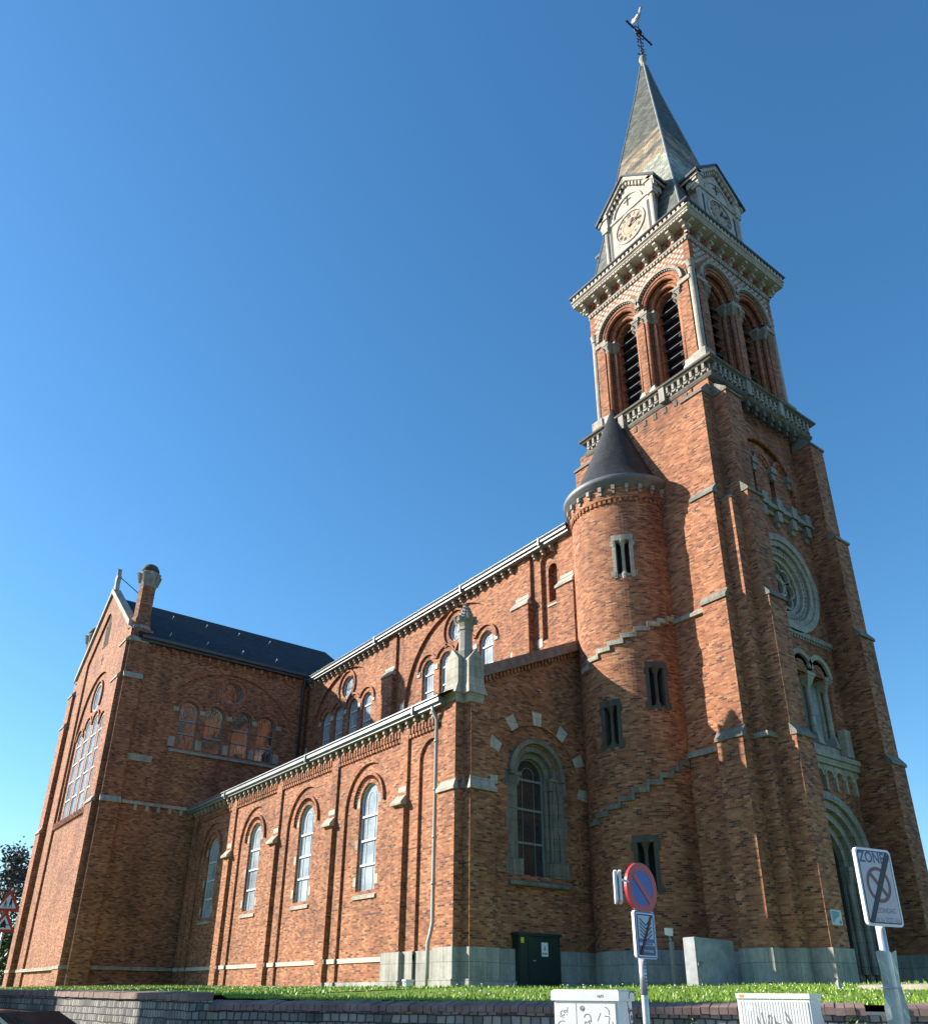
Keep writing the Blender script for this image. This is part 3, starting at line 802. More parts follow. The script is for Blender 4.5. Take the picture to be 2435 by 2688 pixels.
part(co, 'corbel_table', 'brick')
dp = MB(); dp.tube([(-44.85, 20.9, 19.75), (-44.95, 20.95, 19.4), (-45.1, 20.95, 19.0), (-45.1, 20.95, 14.0)], 0.09, 8); part(dp, 'downpipe', 'pipe_dark', smooth=True)
dp = MB(); dp.tube([(-45.0, 15.35, 10.7), (-45.05, 15.45, 10.3), (-45.05, 15.45, 1.8)], 0.09, 8); part(dp, 'downpipe', 'pipe_dark', smooth=True)
# corner buttresses
TI = [(GZ, 10.72), (10.72, 17.45), (17.45, 19.6)]
buttress(FW(-45.3), 10.35, 11.3, [(a, b, p) for (a, b), p in zip(TI, (0.34, 0.27, 0.17))], 0.1)
buttress(FS(10.35), -46.6, -45.32, [(a, b, p) for (a, b), p in zip(TI, (0.32, 0.25, 0.16))], 0.0)
buttress(FS(10.35), -58.25, -57.05, [(a, b, p) for (a, b), p in zip(TI, (0.32, 0.25, 0.16))], 0.0)
# gable wall
GX, GA = -51.75, 25.1
gw = MB(); Gf = FS(10.35)
gw.sheet(Gf, [(-58.2, GZ), (-45.33, GZ), (-45.33, 20.4), (GX, GA), (-58.2, 20.4)], [[(-55.25, GZ+.5), (-47.85, GZ+.5), (-47.85, 20.9), (GX+.2, 23.6), (GX-.2, 23.6), (-55.25, 21.2)]], 0, -0.12)
gc = -51.45
gw.sheet(FS(10.47), [(-55.5, GZ), (-47.6, GZ), (-47.6, 22.0), (GX, 24.8), (-55.5, 22.0)], [archp(gc, 3.5, 11.0, 16.0, 40)], 0, -0.12)
gl = (-2.45, -0.83, 0.83, 2.45)
gw.sheet(FS(10.59), rect(gc-3.6, gc+3.6, 10.9, 19.7), [archp(gc+l, 0.58, 11.05, 15.8 if abs(l) > 2 else 16.2) for l in gl]+[circ(gc, 18.0, 0.85)], 0, -0.25)
for k in range(22): gw.fbox(Gf, -55.2+k*0.33, -55.08+k*0.33, 10.6, 10.95, -0.13, 0.02)
gw.box(-58.2, -45.35, 10.8, 10.9, GZ, 20.0); gw.box(-58.2, -58.1, 10.36, 30.0, GZ, 20.0)
part(gw, 'transept_gable', 'brick')
dk = MB()
for u, z0, z1, hw in ((-51.75, 21.6, 23.5, 0.16), (-52.15, 21.6, 22.8, 0.13), (-51.35, 21.6, 22.8, 0.13)):
    dk.prism(FS(10.465), archp(u, hw, z0, z1, 8), -0.05, 0.012)
dk.fbox(FS(10.465), -52.4, -51.1, 21.4, 21.52, -.05, 0.02)
dk.fbox(FS(10.465), -51.8, -51.7, 20.2, 20.85, -.05, 0.012); dk.fbox(FS(10.465), -51.95, -51.55, 20.5, 20.6, -.05, 0.013)
part(dk, 'carved_niche', 'dark')
hm = MB(); d = FS(10.59)
for i, l in enumerate(gl): hm.band(d, gc+l, 15.8 if abs(l) > 2 else 16.2, 0.72, 0.84, 10, 170, -0.01, 0.1, 18)
hm.band(d, gc, 18.0, 1.0, 1.12, -40, 220, -.01, 0.1, 30)
part(hm, 'hood_mould', 'brick_red')
for l in gl: window(d, gc+l, 0.58, 11.05, 15.8 if abs(l) > 2 else 16.2, -0.05, (12.2, 13.3, 14.4, 15.5))
oculus(d, gc, 18.0, 0.85, -0.05)
cp = MB()
sl_ = (GA-20.4)/(GX+58.2)
for sg in (-1, 1):
    e = GX+sg*6.0; ze = GA-6.0*0.73
    cp.prism(Gf, [(GX, GA-0.05), (GX, GA+0.3), (e, ze+0.3), (e, ze-0.05)] if sg > 0 else [(e, ze-0.05), (e, ze+0.3), (GX, GA+0.3), (GX, GA-0.05)], -0.35, 0.14)
cp.prism(Gf, [(GX-.32, GA+.1), (GX+.32, GA+.1), (GX+.16, GA+.7), (GX+.30, GA+1.1), (GX+.1, GA+1.25), (GX, GA+1.75), (GX-.1, GA+1.25), (GX-.30, GA+1.1), (GX-.16, GA+.7)], -0.2, 0.05)
part(cp, 'coping', 'stone')
ro = MB(); ro.tube([(GX, 10.5, GA+1.2), (GX+0.4, 12.6, GA-0.3)], 0.03, 5); part(ro, 'stay_rod', 'iron')
def corner_turret(cx, cy):
    b = MB()
    b.box(cx-0.62, cx+0.62, cy-0.5, cy+0.62, 19.5, 20.5)
    b.lathe([(0.56, 20.5), (0.56, 21.15), (0.46, 21.35), (0.46, 23.3)], cx, cy, 8)
    o = part(b, 'corner_turret', 'brick')
    s = MB()
    s.box(cx-0.68, cx+0.68, cy-0.56, cy+0.68, 19.55, 19.85)
    s.lathe([(0.6, 20.5), (0.66, 20.56), (0.66, 20.66), (0.55, 20.8)], cx, cy, 8)
    s.lathe([(0.46, 23.25), (0.50, 23.4), (0.52, 23.55), (0.54, 23.7), (0.57, 24.05), (0.57, 24.2), (0.48, 24.28)], cx, cy, 8)
    for k in range(8):
        a = R(45*k); s.tube([(cx+0.50*math.cos(a), cy+0.50*math.sin(a), 23.5), (cx+0.58*math.cos(a), cy+0.58*math.sin(a), 24.1)], [0.07, 0.14], 6)
    part(s, 'turret_cap', 'stone_mid', o)
    dm = MB(); dm.lathe([(0.52, 24.22), (0.50, 24.45), (0.38, 24.68), (0.17, 24.81), (0, 24.83)], cx, cy, 16); part(dm, 'turret_dome', 'stone_blackish', o, smooth=True)
corner_turret(-45.95, 10.92)
corner_turret(-57.5, 10.92)
rf = MB()
rf.prism(FS(25.5), [(-44.92, 20.05), (GX, 24.85), (-58.58, 20.05), (-58.4, 19.9), (-45.1, 19.9)], 0, 14.72)
part(rf, 'transept_roof', 'slate')
hk = MB()
for k in range(5):
    for (t_, off) in ((0.12, 0), (0.72, 1.1)):
        y = 12.6+k*2.2+off
        x0 = -44.95+(GX+44.95)*t_; z0 = 20.05+4.8*t_
        if y < 21: hk.mark().tube([(x0, y, z0+.02), (x0+0.12, y, z0+0.16), (x0+0.2, y, z0+0.14), (x0+0.22, y, z0+0.05)], 0.022, 5)
hk.split('roof_hook', 'bar_white', P)
MB.OFF = Vector((0, 0, 0))

# ------------------------------------------------------------ stair turret
tx, ty = TUR
WIN_T = [(-51.0, 15.6, 17.12), (-77.0, 9.26, 10.73), (-28.0, 10.52, 12.0), (-52.6, 4.6, 6.1)]
tu = MB()
# cylinder built in angular strips so the window openings are real holes
ang = [-180+4*k for k in range(91)]
for k in range(90):
    a0, a1 = ang[k], ang[k+1]; am = (a0+a1)/2
    hol = sorted([(z0, z1) for wa, z0, z1 in WIN_T if abs(am-wa) < 8.1])
    z = GZ; segs = []
    for z0, z1 in hol: segs.append((z, z0)); z = z1
    segs.append((z, 19.3))
    for zz in segs:
        q = [(tx+2*math.cos(R(a)), ty+2*math.sin(R(a)), h) for h in zz for a in (a0, a1)]
        tu.add(q, [(0, 1, 3, 2)])
tu.lathe([(2.0, 18.92), (2.06, 18.96), (2.06, 19.55)], tx, ty, 90)
for k in range(64):
    a = -180+360*k/64
    tu.arcbox(tx, ty, a, a+2.8, 1.98, 2.06, 18.78, 18.93, 1)
part(tu, 'turret_wall', 'brick_round')
for wa, z0, z1 in WIN_T:
    b = MB(); n0 = wa
    b.arcbox(tx, ty, wa-11.5, wa+11.5, 1.7, 2.035, z1-0.02, z1+0.2, 6)
    for sg in (-1, 1):
        b.arcbox(tx, ty, wa+sg*9.3-1.9, wa+sg*9.3+1.9, 1.65, 2.02, z0-0.06, z1-0.02, 2)
        b.arcbox(tx, ty, wa+sg*11.0-2.0, wa+sg*11.0+2.0, 1.9, 2.03, z1-0.26, z1-0.03, 2)
        b.arcbox(tx, ty, wa+sg*11.3-2.0, wa+sg*11.3+2.0, 1.9, 2.03, z0, z0+0.2, 2)
        b.arcbox(tx, ty, wa+sg*4.4-2.3, wa+sg*4.4+2.3, 1.7, 1.98, z0-0.1, z0+0.1, 2)
    ca, sa = math.cos(R(wa)), math.sin(R(wa))
    px, py = tx+1.9*ca, ty+1.9*sa
    b.lathe([(0.13, z0-0.1), (0.13, z0+0.1), (0.09, z0+0.2), (0.065, z0+0.26), (0.06, z1-0.3), (0.085, z1-0.26), (0.07, z1-0.22), (0.15, z1-0.04), (0.15, z1)], px, py, 10)
    o = part(b, 'turret_window', 'stone_blackish' if z0 < 15 else 'stone')  # three lower frames in near-black stone, the top one paler
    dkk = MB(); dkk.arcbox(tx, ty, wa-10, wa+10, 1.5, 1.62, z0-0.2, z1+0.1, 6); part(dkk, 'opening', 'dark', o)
for lo in (True, False):
    sp = MB()
    steps = [(-116, 6.97), (-101.5, 7.18), (-87, 7.36), (-73, 7.58), (-59.4, 7.82), (-46, 8.06), (-33.4, 8.30), (-21.5, 8.53), (-11.5, 8.76), (-2, 8.93)] if lo else \
            [(-116, 12.48), (-101, 12.72), (-87, 12.92), (-73, 13.1), (-59, 13.31), (-45.4, 13.53), (-32, 13.73), (-20.5, 13.89), (-10.5, 14.03), (-1.5, 14.15)]
    for i in range(len(steps)-1):
        a, z = steps[i]; a2, z2 = steps[i+1]
        sp.arcbox(tx, ty, a, a2+1.2, 1.95, 2.075, z-0.17, z, 4)
        sp.arcbox(tx, ty, a2-1.3, a2+1.2, 1.951, 2.07, z-0.02, z2, 1)
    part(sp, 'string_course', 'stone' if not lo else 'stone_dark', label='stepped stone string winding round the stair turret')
rg = MB()
rg.lathe([(2.02, 19.42), (2.12, 19.46), (2.16, 19.6), (2.28, 19.66), (2.31, 19.78), (2.31, 19.86), (2.25, 19.9), (2.0, 19.9)], tx, ty, 72)
part(rg, 'turret_gutter', 'zinc_dark', smooth=True)
rb = MB()
for k in range(26):
    a = -180+360*k/26
    rb.arcbox(tx, ty, a-1.7, a+1.7, 2.0, 2.2, 19.28, 19.47, 1); rb.arcbox(tx, ty, a-1.2, a+1.2, 2.0, 2.13, 19.14, 19.29, 1)
part(rb, 'corbel_table', 'stone')
cn = MB(); cn.lathe([(2.14, 19.88), (1.95, 20.02), (1.62, 20.75), (1.2, 21.75), (0.62, 23.2), (0.06, 24.72), (0.0, 24.75)], tx, ty, 64)
part(cn, 'turret_roof', 'slate_round', smooth=True, label='dark slate cone roof of the stair turret')
tp = MB(); tp.lathe([(2.02, GZ), (2.06, GZ), (2.06, 2.02), (2.05, 2.86), (2.0, 2.9)], tx, ty, 64); part(tp, 'plinth', 'stone_plinth')

# ------------------------------------------------------------ tower
CX, CY = -17.42, 25.49
body = MB()
body.box(-21.1, -14.98, 22.14, 28.84, GZ, 23.4)
# corner piers
body.box(-14.75, -13.74, 21.78, 22.8, GZ, 17.5)
body.box(-14.75, -13.74, 28.2, 29.2, GZ, 17.5)
body.box(-14.9, -14.19, 22.141, 22.6, 17.4, 23.35); body.box(-14.9, -14.19, 28.4, 28.83, 17.4, 23.35)
body.box(-21.12, -20.0, 21.78, 22.3, GZ, 17.5)
body.box(-15.0, -14.2, 22.0, 22.6, GZ, 17.5)
# front between the buttresses, with its openings
V = FW(-14.4)
fc = CY
rose_z = 15.5
tri = (-1.12, 0.0, 1.12)
body.sheet(V, rect(22.3, 28.6, GZ, 18.6), [archp(fc, 2.0, GZ+.001, 5.55, 30), circ(fc, rose_z, 1.9, 40), rect(fc-1.72, fc+1.72, 9.2, 12.05)], 0, -0.5)
body.sheet(FW(-14.46), rect(22.3, 28.6, 18.5, 23.35), [archp(fc, 1.9, 18.9, 20.0, 30)], 0, -0.14)
body.sheet(FW(-14.60), rect(fc-2.0, fc+2.0, 18.8, 22.2), [archp(fc+t, 0.16, 19.05, 20.4, 8) for t in (-0.62, 0.62)], 0, -0.3)
part(body, 'tower_wall', 'brick')
fb = (( GZ, 8.85), (8.85, 13.6), (13.6, 17.75), (17.75, 22.3))
SB = FS(22.14)
buttress(SB, -15.15, -14.2, [(a, b, 22.14-y) for (a, b), y in zip(fb, (21.18, 21.31, 21.43, 21.62))], 0.02, cap='stone_dark')
buttress(SB, -20.95, -20.0, [(a, b, 22.14-y) for (a, b), y in zip(fb[3:], (21.62,))], 0.02, cap='stone_dark')
for y0 in (22.25, 27.8):
    buttress(V, y0, y0+0.92, [(a, b, x+14.4) for (a, b), x in zip(fb, (-13.08, -13.22, -13.38, -13.60))], 0.02, cap='stone_dark')
cpz = MB()
for y0, y1, yb in ((21.74, 22.8, 22.45), (28.2, 29.24, 28.6)):
    cpz.hull([(-14.8, y0, 17.45), (-13.70, y0, 17.45), (-13.70, y1, 17.45), (-14.8, y1, 17.45)], [(-14.8, min(yb, y1), 18.15), (-14.2, min(yb, y1), 18.15), (-14.2, yb+.1, 18.15), (-14.8, yb+.1, 18.15)])
    cpz.box(-14.8, -13.69, y0, y1, 8.86, 9.02)
part(cpz, 'pier_cap', 'stone_grimy')
sc_ = MB()
sc_.fwedge(SB, -21.0, -15.15, 8.86, 8.98, 9.12, -.02, 0.12); sc_.fwedge(SB, -21.0, -15.15, 13.78, 13.90, 14.04, -.02, 0.12)
sc_.fbox(V, 23.17, 27.8, 13.42, 13.6, -.02, 0.1)
for k in range(26): sc_.fbox(V, 23.25+k*0.175, 23.33+k*.175, 13.3, 13.42, -.02, 0.07)
sc_.fbox(V, 23.17, 27.8, 18.45, 18.62, -.1, 0.30); sc_.fbox(V, 23.17, 27.8, 18.62, 18.9, -.1, 0.16); sc_.fbox(V, 23.17, 27.8, 18.28, 18.45, -.1, 0.12)
for k in range(5):
    u = 23.6+k*0.95
    sc_.fbox(V, u-0.14, u+0.14, 18.0, 18.45, -.1, 0.26); sc_.fbox(V, u-0.18, u+0.18, 18.45, 18.95, .1, 0.34); sc_.fbox(V, u-0.1, u+0.1, 17.8, 18.0, -.1, 0.14)
part(sc_, 'string_course', 'stone_grimy')
# rose window
rs = MB()
rs.band(V, fc, rose_z, 1.72, 1.98, 0, 360, -0.02, 0.10, 48)
rs.band(V, fc, rose_z, 1.50, 1.74, 0, 360, -0.12, 0.02, 48)
rs.band(V, fc, rose_z, 1.22, 1.52, 0, 360, -0.3, -0.10, 48)
rs.band(V, fc, rose_z, 1.02, 1.24, 0, 360, -0.45, -0.22, 48)
for k in range(48):
    a = 2*PI*k/48; rs.tube([V(fc+1.37*math.cos(a), rose_z+1.37*math.sin(a), -0.11), V(fc+1.37*math.cos(a), rose_z+1.37*math.sin(a), -0.06)], 0.045, 5)
rs.band(V, fc, rose_z, 0.30, 0.40, 0, 360, -0.45, -0.30, 24)
for k in range(8):
    a = 2*PI*k/8; rs.band(V, fc+0.72*math.cos(a), rose_z+0.72*math.sin(a), 0.24, 0.33, 0, 360, -0.45, -0.30, 16)
rw = part(rs, 'rose_window', 'stone', label='round stone rose window with tracery')
q = MB(); q.prism(V, circ(fc, rose_z, 1.1), -0.5, -0.46); part(q, 'pane', 'glass_dark', rw)
# triple lancets
tl = MB()
tl.fbox(V, fc-1.74, fc+1.74, 9.2, 9.5, -0.5, -0.05)
for t in tri:
    tl.band(V, fc+t, 12.12, 0.56, 0.74, 12 if t < 1 else -4, 168 if t > -1 else 184, -0.02, 0.10, 20)
    tl.band(V, fc+t, 12.12, 0.40, 0.57, 0, 180, -0.22, 0.0, 20)
    tl.band(V, fc+t, 12.12, 0.28, 0.42, 0, 180, -0.42, -0.2, 16)
    o = FW(-14.4)
back = MB()
back.fbox(V, fc-1.9, fc+1.9, 9.0, 13.2, -0.6, -0.52)
for k in range(4):
    u = fc-1.68+k*1.12
    tl.hull([V(u-.2, 9.5, -.4), V(u+.2, 9.5, -.4), V(u+.2, 9.5, .02), V(u-.2, 9.5, .02)], [V(u-.1, 9.95, -.3), V(u+.1, 9.95, -.3), V(u+.1, 9.95, -.08), V(u-.1, 9.95, -.08)])
    tl.tube([V(u, 9.9, -0.2), V(u, 11.65, -0.2)], 0.095, 12)
    tl.hull([V(u-.1, 11.65, -.3), V(u+.1, 11.65, -.3), V(u+.1, 11.65, -.1), V(u-.1, 11.65, -.1)], [V(u-.22, 12.0, -.42), V(u+.22, 12.0, -.42), V(u+.22, 12.0, .02), V(u-.22, 12.0, .02)])
    tl.fbox(V, u-.24, u+.24, 12.0, 12.14, -0.5, 0.05)
    tl.fbox(V, u-.16, u+.16, 9.3, 12.1, -0.52, -0.34)
tl.fwedge(V, 23.17, 27.8, 8.95, 9.12, 9.25, -0.05, 0.28)
tl.fbox(V, 23.17, 27.8, 8.74, 8.95, -0.05, 0.20)
tl.fbox(V, 27.2, 27.6, 9.2, 10.2, -.02, 0.22)
for k in range(8):
    u = 23.35+k*0.61
    tl.band(V, u+.16, 8.34, 0.22, 0.30, 0, 180, -0.05, 0.12, 10)
    tl.fbox(V, u-.13, u-.02, 7.9, 8.36, -.05, 0.12)
    tl.prism(V, [(u-.13, 8.36), (u-.13, 8.74), (u+.45, 8.74), (u+.45, 8.36)]+[(u+.16+.27*math.cos(PI*j/10), 8.36+.27*math.sin(PI*j/10)) for j in range(11)], -0.05, 0.10)
lw = part(tl, 'lancet_group', 'stone', label='three stone lancets with columns over the door')
for t in tri:
    q = MB(); q.prism(V, archp(fc+t, 0.42, 9.4, 12.1), -0.5, -0.45); part(q, 'pane', 'glass', lw)
fl = MB()
fl.fbox(V, fc-1.75, fc-1.6, 9.2, 12.9, -0.5, -0.02)
# spandrels of the lancets
fl.sheet(FW(-14.42), rect(fc-1.9, fc+1.9, 12.0, 13.1), [archp(fc+t, 0.5, 12.001, 12.12) for t in tri], 0, -0.1)
part(fl, 'tower_wall', 'brick')
# door
dr = MB()
for r0, r1, d0, d1 in ((1.98, 2.24, -0.02, 0.12), (1.72, 1.99, -0.2, 0.0), (1.46, 1.73, -0.38, -0.18), (1.22, 1.47, -0.55, -0.36)):
    dr.band(V, fc, 5.55, r0, r1, 0, 180, d0, d1, 36)
    for sg in (-1, 1):
        u = fc+sg*(r0+r1)/2
        if r1 < 2: 
            dr.tube([V(u, 2.3, d1-0.02), V(u, 5.1, d1-0.02)], 0.10, 10)
            dr.hull([V(u-.1, 5.0, d0), V(u+.1, 5.0, d0), V(u+.1, 5.0, d1+.06), V(u-.1, 5.0, d1+.06)], [V(u-.15, 5.3, d0), V(u+.15, 5.3, d0), V(u+.15, 5.3, d1+.12), V(u-.15, 5.3, d1+.12)])
            dr.fbox(V, u-.16, u+.16, 5.3, 5.55, d0, d1+.13)
        dr.fbox(V, u-(r1-r0)/2, u+(r1-r0)/2, GZ, 5.3 if r1 < 2 else 5.55, d0-0.06, d1-0.12)
part(dr, 'portal', 'stone_mid', label='round arched stone portal with stepped archivolts')
do = MB(); do.prism(V, archp(fc, 1.25, GZ, 5.55), -0.7, -0.6)
for k in range(-4, 5): do.fbox(V, fc+k*0.27-.012, fc+k*.27+.012, 1.9, 5.2, -.6, -.575)
part(do, 'door', 'wood_dark')
# upper blind arcade
ba = MB(); VB = FW(-14.60)
ba.arc_tube(FW(-14.46), fc, 20.0, 1.9, 0, 180, 0.02, 0.07, 26)
for t in (-1.22, 0.0, 1.22): ba.band(VB, fc+t, 20.85, 0.42, 0.56, 5, 175, -0.02, 0.12, 16); ba.arc_tube(VB, fc+t, 20.85, 0.38, 0, 180, 0.02, 0.06, 14)
part(ba, 'blind_arcade', 'brick_red')
bc = MB()
for t in (-0.61, 0.61, 1.72, -1.72):
    bc.mark().fbox(VB, fc+t-.19, fc+t+.19, 20.6, 20.85, -.02, 0.2); bc.fbox(VB, fc+t-.12, fc+t+.12, 20.3, 20.6, -.02, 0.13)
bc.split('corbel', 'stone_grimy', P)
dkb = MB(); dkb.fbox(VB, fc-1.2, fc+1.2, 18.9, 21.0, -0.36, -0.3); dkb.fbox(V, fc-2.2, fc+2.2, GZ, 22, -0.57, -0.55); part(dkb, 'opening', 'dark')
slm = MB(); slm.prism(SB, archp(-17.45, 0.26, 4.2, 5.7, 8), -0.02, 0.012); part(slm, 'slit_window', 'glass_dark')
sls = MB(); sls.band(SB, -17.45, 5.7, 0.26, 0.36, 0, 180, -.02, 0.05, 12); sls.fbox(SB, -17.8, -17.72, 4.15, 5.7, -.02, .05); sls.fbox(SB, -17.18, -17.1, 4.15, 5.7, -.02, .05); sls.fbox(SB, -17.85, -17.05, 4.0, 4.18, -.02, .08); part(sls, 'window_dressing', 'brick_red')
# plinth of the tower
tp = MB()
tp.fbox(SB, -17.2, -15.15, GZ, 2.86, -.1, 0.06)
tp.box(-15.22, -14.13, 21.11, 22.2, GZ, 2.87); tp.box(-15.26, -14.08, 21.05, 22.2, GZ, 2.02)
tp.box(-14.9, -13.67, 21.71, 22.85, GZ, 2.868); tp.box(-14.9, -13.67, 28.15, 29.27, GZ, 2.868)
for y0 in (22.25, 27.8): tp.box(-14.45, -13.01, y0-.07, y0+.99, GZ, 2.872); tp.box(-14.45, -12.95, y0-.13, y0+1.05, GZ, 2.02)
tp.fbox(V, 23.2, fc-2.24, GZ, 2.86, -.1, 0.06); tp.fbox(V, fc+2.24, 27.8, GZ, 2.86, -.1, 0.06)
part(tp, 'plinth', 'stone_plinth')

# ------------------------------------------------------------ cornice under the belfry
BX, BY = -17.36, 25.47
sides = [FS(BY), FW(BX), FN(BY), FE(BX)]
offs = [BX, BY, BX, BY]
mc = MB(); af = MB()
mc.sq([(3.22, 23.12), (3.36, 23.22), (3.40, 23.32), (3.40, 23.40), (3.32, 23.42), (3.32, 23.86), (3.46, 23.90), (3.50, 23.97), (3.56, 24.0), (3.58, 24.08), (3.52, 24.12), (3.0, 24.28)], BX, BY)
for fr, o in zip(sides, offs):
    for k in range(22):
        u = o-3.25+6.5*(k+0.5)/22
        af.fbox(fr, u-0.055, u+0.055, 23.62, 23.885, 3.3, 3.46)
        af.band(fr, u, 23.62, 0.03, 0.11, 180, 360, 3.3, 3.43, 8)
        af.fbox(fr, u+.148-0.035, u+.148+0.035, 23.43, 23.56, 3.3, 3.40)
    for t in (-1.1, 1.1): af.fbox(fr, o+t-0.13, o+t+0.13, 23.30, 24.02, 3.3, 3.53)
    for k in range(9): mc.fbox(fr, o-2.1+k*0.525-.08, o-2.1+k*.525+.08, 22.86, 23.14, 3.1, 3.36); mc.fbox(fr, o-2.1+k*0.525-.05, o-2.1+k*.525+.05, 22.66, 22.87, 3.1, 3.30)
part(mc, 'tower_cornice', 'stone_black')
part(af, 'arcade_frieze', 'stone_mid')
# ------------------------------------------------------------ belfry
bl = MB(); HB = 2.93
for fr, o in zip(sides, offs):
    oc_ = (o-1.17, o+1.17)
    bl.sheet(fr, [(o-HB+.28, 24.3), (o+HB-.28, 24.3), (o+HB-.28, 30.0), (o+HB, 30.0), (o+HB, 31.6), (o-HB, 31.6), (o-HB, 30.0), (o-HB+.28, 30.0)], [archp(c, 1.0, 24.32, 29.30, 26) for c in oc_], HB, HB-0.26)
    bl.sheet(fr, rect(o-2.3, o+2.3, 24.3, 31.0), [archp(c, 0.80, 24.32, 29.25, 24) for c in oc_], HB-0.26, HB-0.5)
    bl.sheet(fr, rect(o-2.2, o+2.2, 24.3, 30.9), [archp(c, 0.60, 24.32, 29.15, 22) for c in oc_], HB-0.5, HB-0.85)
for sx in (-1, 1):
    for sy in (-1, 1):
        x1, y1 = BX+sx*(HB-.28), BY+sy*(HB-.28)
        bl.box(min(x1, x1-sx*.5), max(x1, x1-sx*.5), min(y1, y1-sy*.5), max(y1, y1-sy*.5), 24.3, 30.0)
        bl.box(min(x1, x1+sx*.279), max(x1, x1+sx*.279), min(y1, y1+sy*.279), max(y1, y1+sy*.279), 29.95, 31.6)
bl.sq([(HB-.85, 30.6), (HB-.01, 31.59)], BX, BY)
part(bl, 'belfry_wall', 'brick')
for fr, o in zip(sides, offs):
    for c in (o-1.17, o+1.17):
        ar = MB(); nk = MB(); hd = MB(); cpq = MB(); lv = MB(); bb = MB()
        ar.band(fr, c, 29.30, 0.995, 1.12, 0, 180, HB-.02, HB+0.012, 28)
        ar.arc_tube(fr, c, 29.30, 0.93, 0, 180, HB-0.10, 0.085, 22)
        ar.arc_tube(fr, c, 29.25, 0.72, 0, 180, HB-0.36, 0.085, 20)
        for a, d, z in ((0.91, HB-.13, 0), (0.70, HB-.38, 0)):
            for sg in (-1, 1):
                nk.tube([fr(c+sg*a, 24.95, d), fr(c+sg*a, 28.55, d)], 0.095, 10)
                bb.hull([fr(c+sg*a-.16, 24.3, d-.16), fr(c+sg*a+.16, 24.3, d-.16), fr(c+sg*a+.16, 24.3, d+.17), fr(c+sg*a-.16, 24.3, d+.17)], [fr(c+sg*a-.16, 24.75, d-.16), fr(c+sg*a+.16, 24.75, d-.16), fr(c+sg*a+.16, 24.75, d+.17), fr(c+sg*a-.16, 24.75, d+.17)])
                bb.hull([fr(c+sg*a-.16, 24.75, d-.16), fr(c+sg*a+.16, 24.75, d-.16), fr(c+sg*a+.16, 24.75, d+.17), fr(c+sg*a-.16, 24.75, d+.17)], [fr(c+sg*a-.09, 25.0, d-.09), fr(c+sg*a+.09, 25.0, d-.09), fr(c+sg*a+.09, 25.0, d+.09), fr(c+sg*a-.09, 25.0, d+.09)])
                cpq.hull([fr(c+sg*a-.09, 28.5, d-.09), fr(c+sg*a+.09, 28.5, d-.09), fr(c+sg*a+.09, 28.5, d+.09), fr(c+sg*a-.09, 28.5, d+.09)], [fr(c+sg*a-.18, 28.88, d-.18), fr(c+sg*a+.18, 28.88, d-.18), fr(c+sg*a+.18, 28.88, d+.2), fr(c+sg*a-.18, 28.88, d+.2)])
                for q in (-1, 1):
                    cpq.tube([fr(c+sg*a+q*.1, 28.65, d+.12), fr(c+sg*a+q*.15, 28.78, d+.2)], 0.05, 5)
                cpq.fbox(fr, c+sg*a-.20, c+sg*a+.20, 28.88, 29.02, d-.2, d+.22)
        hd.band(fr, c, 29.30, 1.20, 1.32, 8 if c < o else 0, 180 if c < o else 172, HB-.02, HB+0.14, 30)
        for k in range(26):
            a = R(3+174*(k+.5)/26)
            u, z = c+1.16*math.cos(a), 29.30+1.16*math.sin(a)
            hd.tube([fr(u, z, HB), fr(u, z, HB+0.09)], 0.04, 4)
        for k in range(10):
            z = 24.75+k*0.52
            lv.add([fr(c-.6, z, HB-0.62), fr(c+.6, z, HB-.62), fr(c+.6, z+.17, HB-0.82), fr(c-.6, z+.17, HB-.82), fr(c-.6, z+.03, HB-0.62), fr(c+.6, z+.03, HB-.62), fr(c+.6, z+.20, HB-0.82), fr(c-.6, z+.20, HB-.82)], [(0, 1, 2, 3), (4, 5, 6, 7), (0, 1, 5, 4)])
        lo_ = part(lv, 'belfry_opening', 'louvre')
        part(ar, 'arch_order', 'brick_red', lo_); part(nk, 'nook_shaft', 'brick_red', lo_, smooth=True); part(hd, 'hood_mould', 'stone', lo_)
        part(cpq, 'capital', 'stone_grimy', lo_); part(bb, 'column_base', 'stone_pale', lo_)
    cpq = MB(); bb = MB(); dia = MB()
    for u0, u1 in ((o-HB+.28, o-2.17), (o+2.17, o+HB-.28)):
        cpq.fbox(fr, u0-.02, u1+.14, 29.02, 29.24, HB-.3, HB+0.07)
        bb.fbox(fr, u0-.1, u1+.1, 24.3, 24.98, HB-.4, HB+0.10)
    cpq.fbox(fr, o-.3, o+.3, 29.02, 29.24, HB-.5, HB+0.07)
    # white lozenge diaper above the arches
    for row in range(11):
        z = 29.42+row*0.165
        for k in range(-9, 10):
            u = o+(k+(0.5 if row % 2 else 0))*0.32
            if abs(u-o) > HB-.22 or (abs(u-o) > HB-.5 and z < 30.05): continue
            if any(math.hypot(u-c, z-29.30) < 1.42 for c in (o-1.17, o+1.17)): continue
            dia.prism(fr, [(u-.10, z-.035), (u-.05, z-.07), (u+.05, z-.07), (u+.10, z-.035), (u+.10, z+.035), (u+.05, z+.07), (u-.05, z+.07), (u-.10, z+.035)], HB-.02, HB+0.006)
    part(cpq, 'impost_band', 'stone'); part(dia, 'diaper_pattern', 'stone_pale'); part(bb, 'base_block', 'stone_pale')
dkb = MB(); dkb.box(BX-2.0, BX+2.0, BY-2.0, BY+2.0, 24.3, 30.8); part(dkb, 'opening', 'dark')
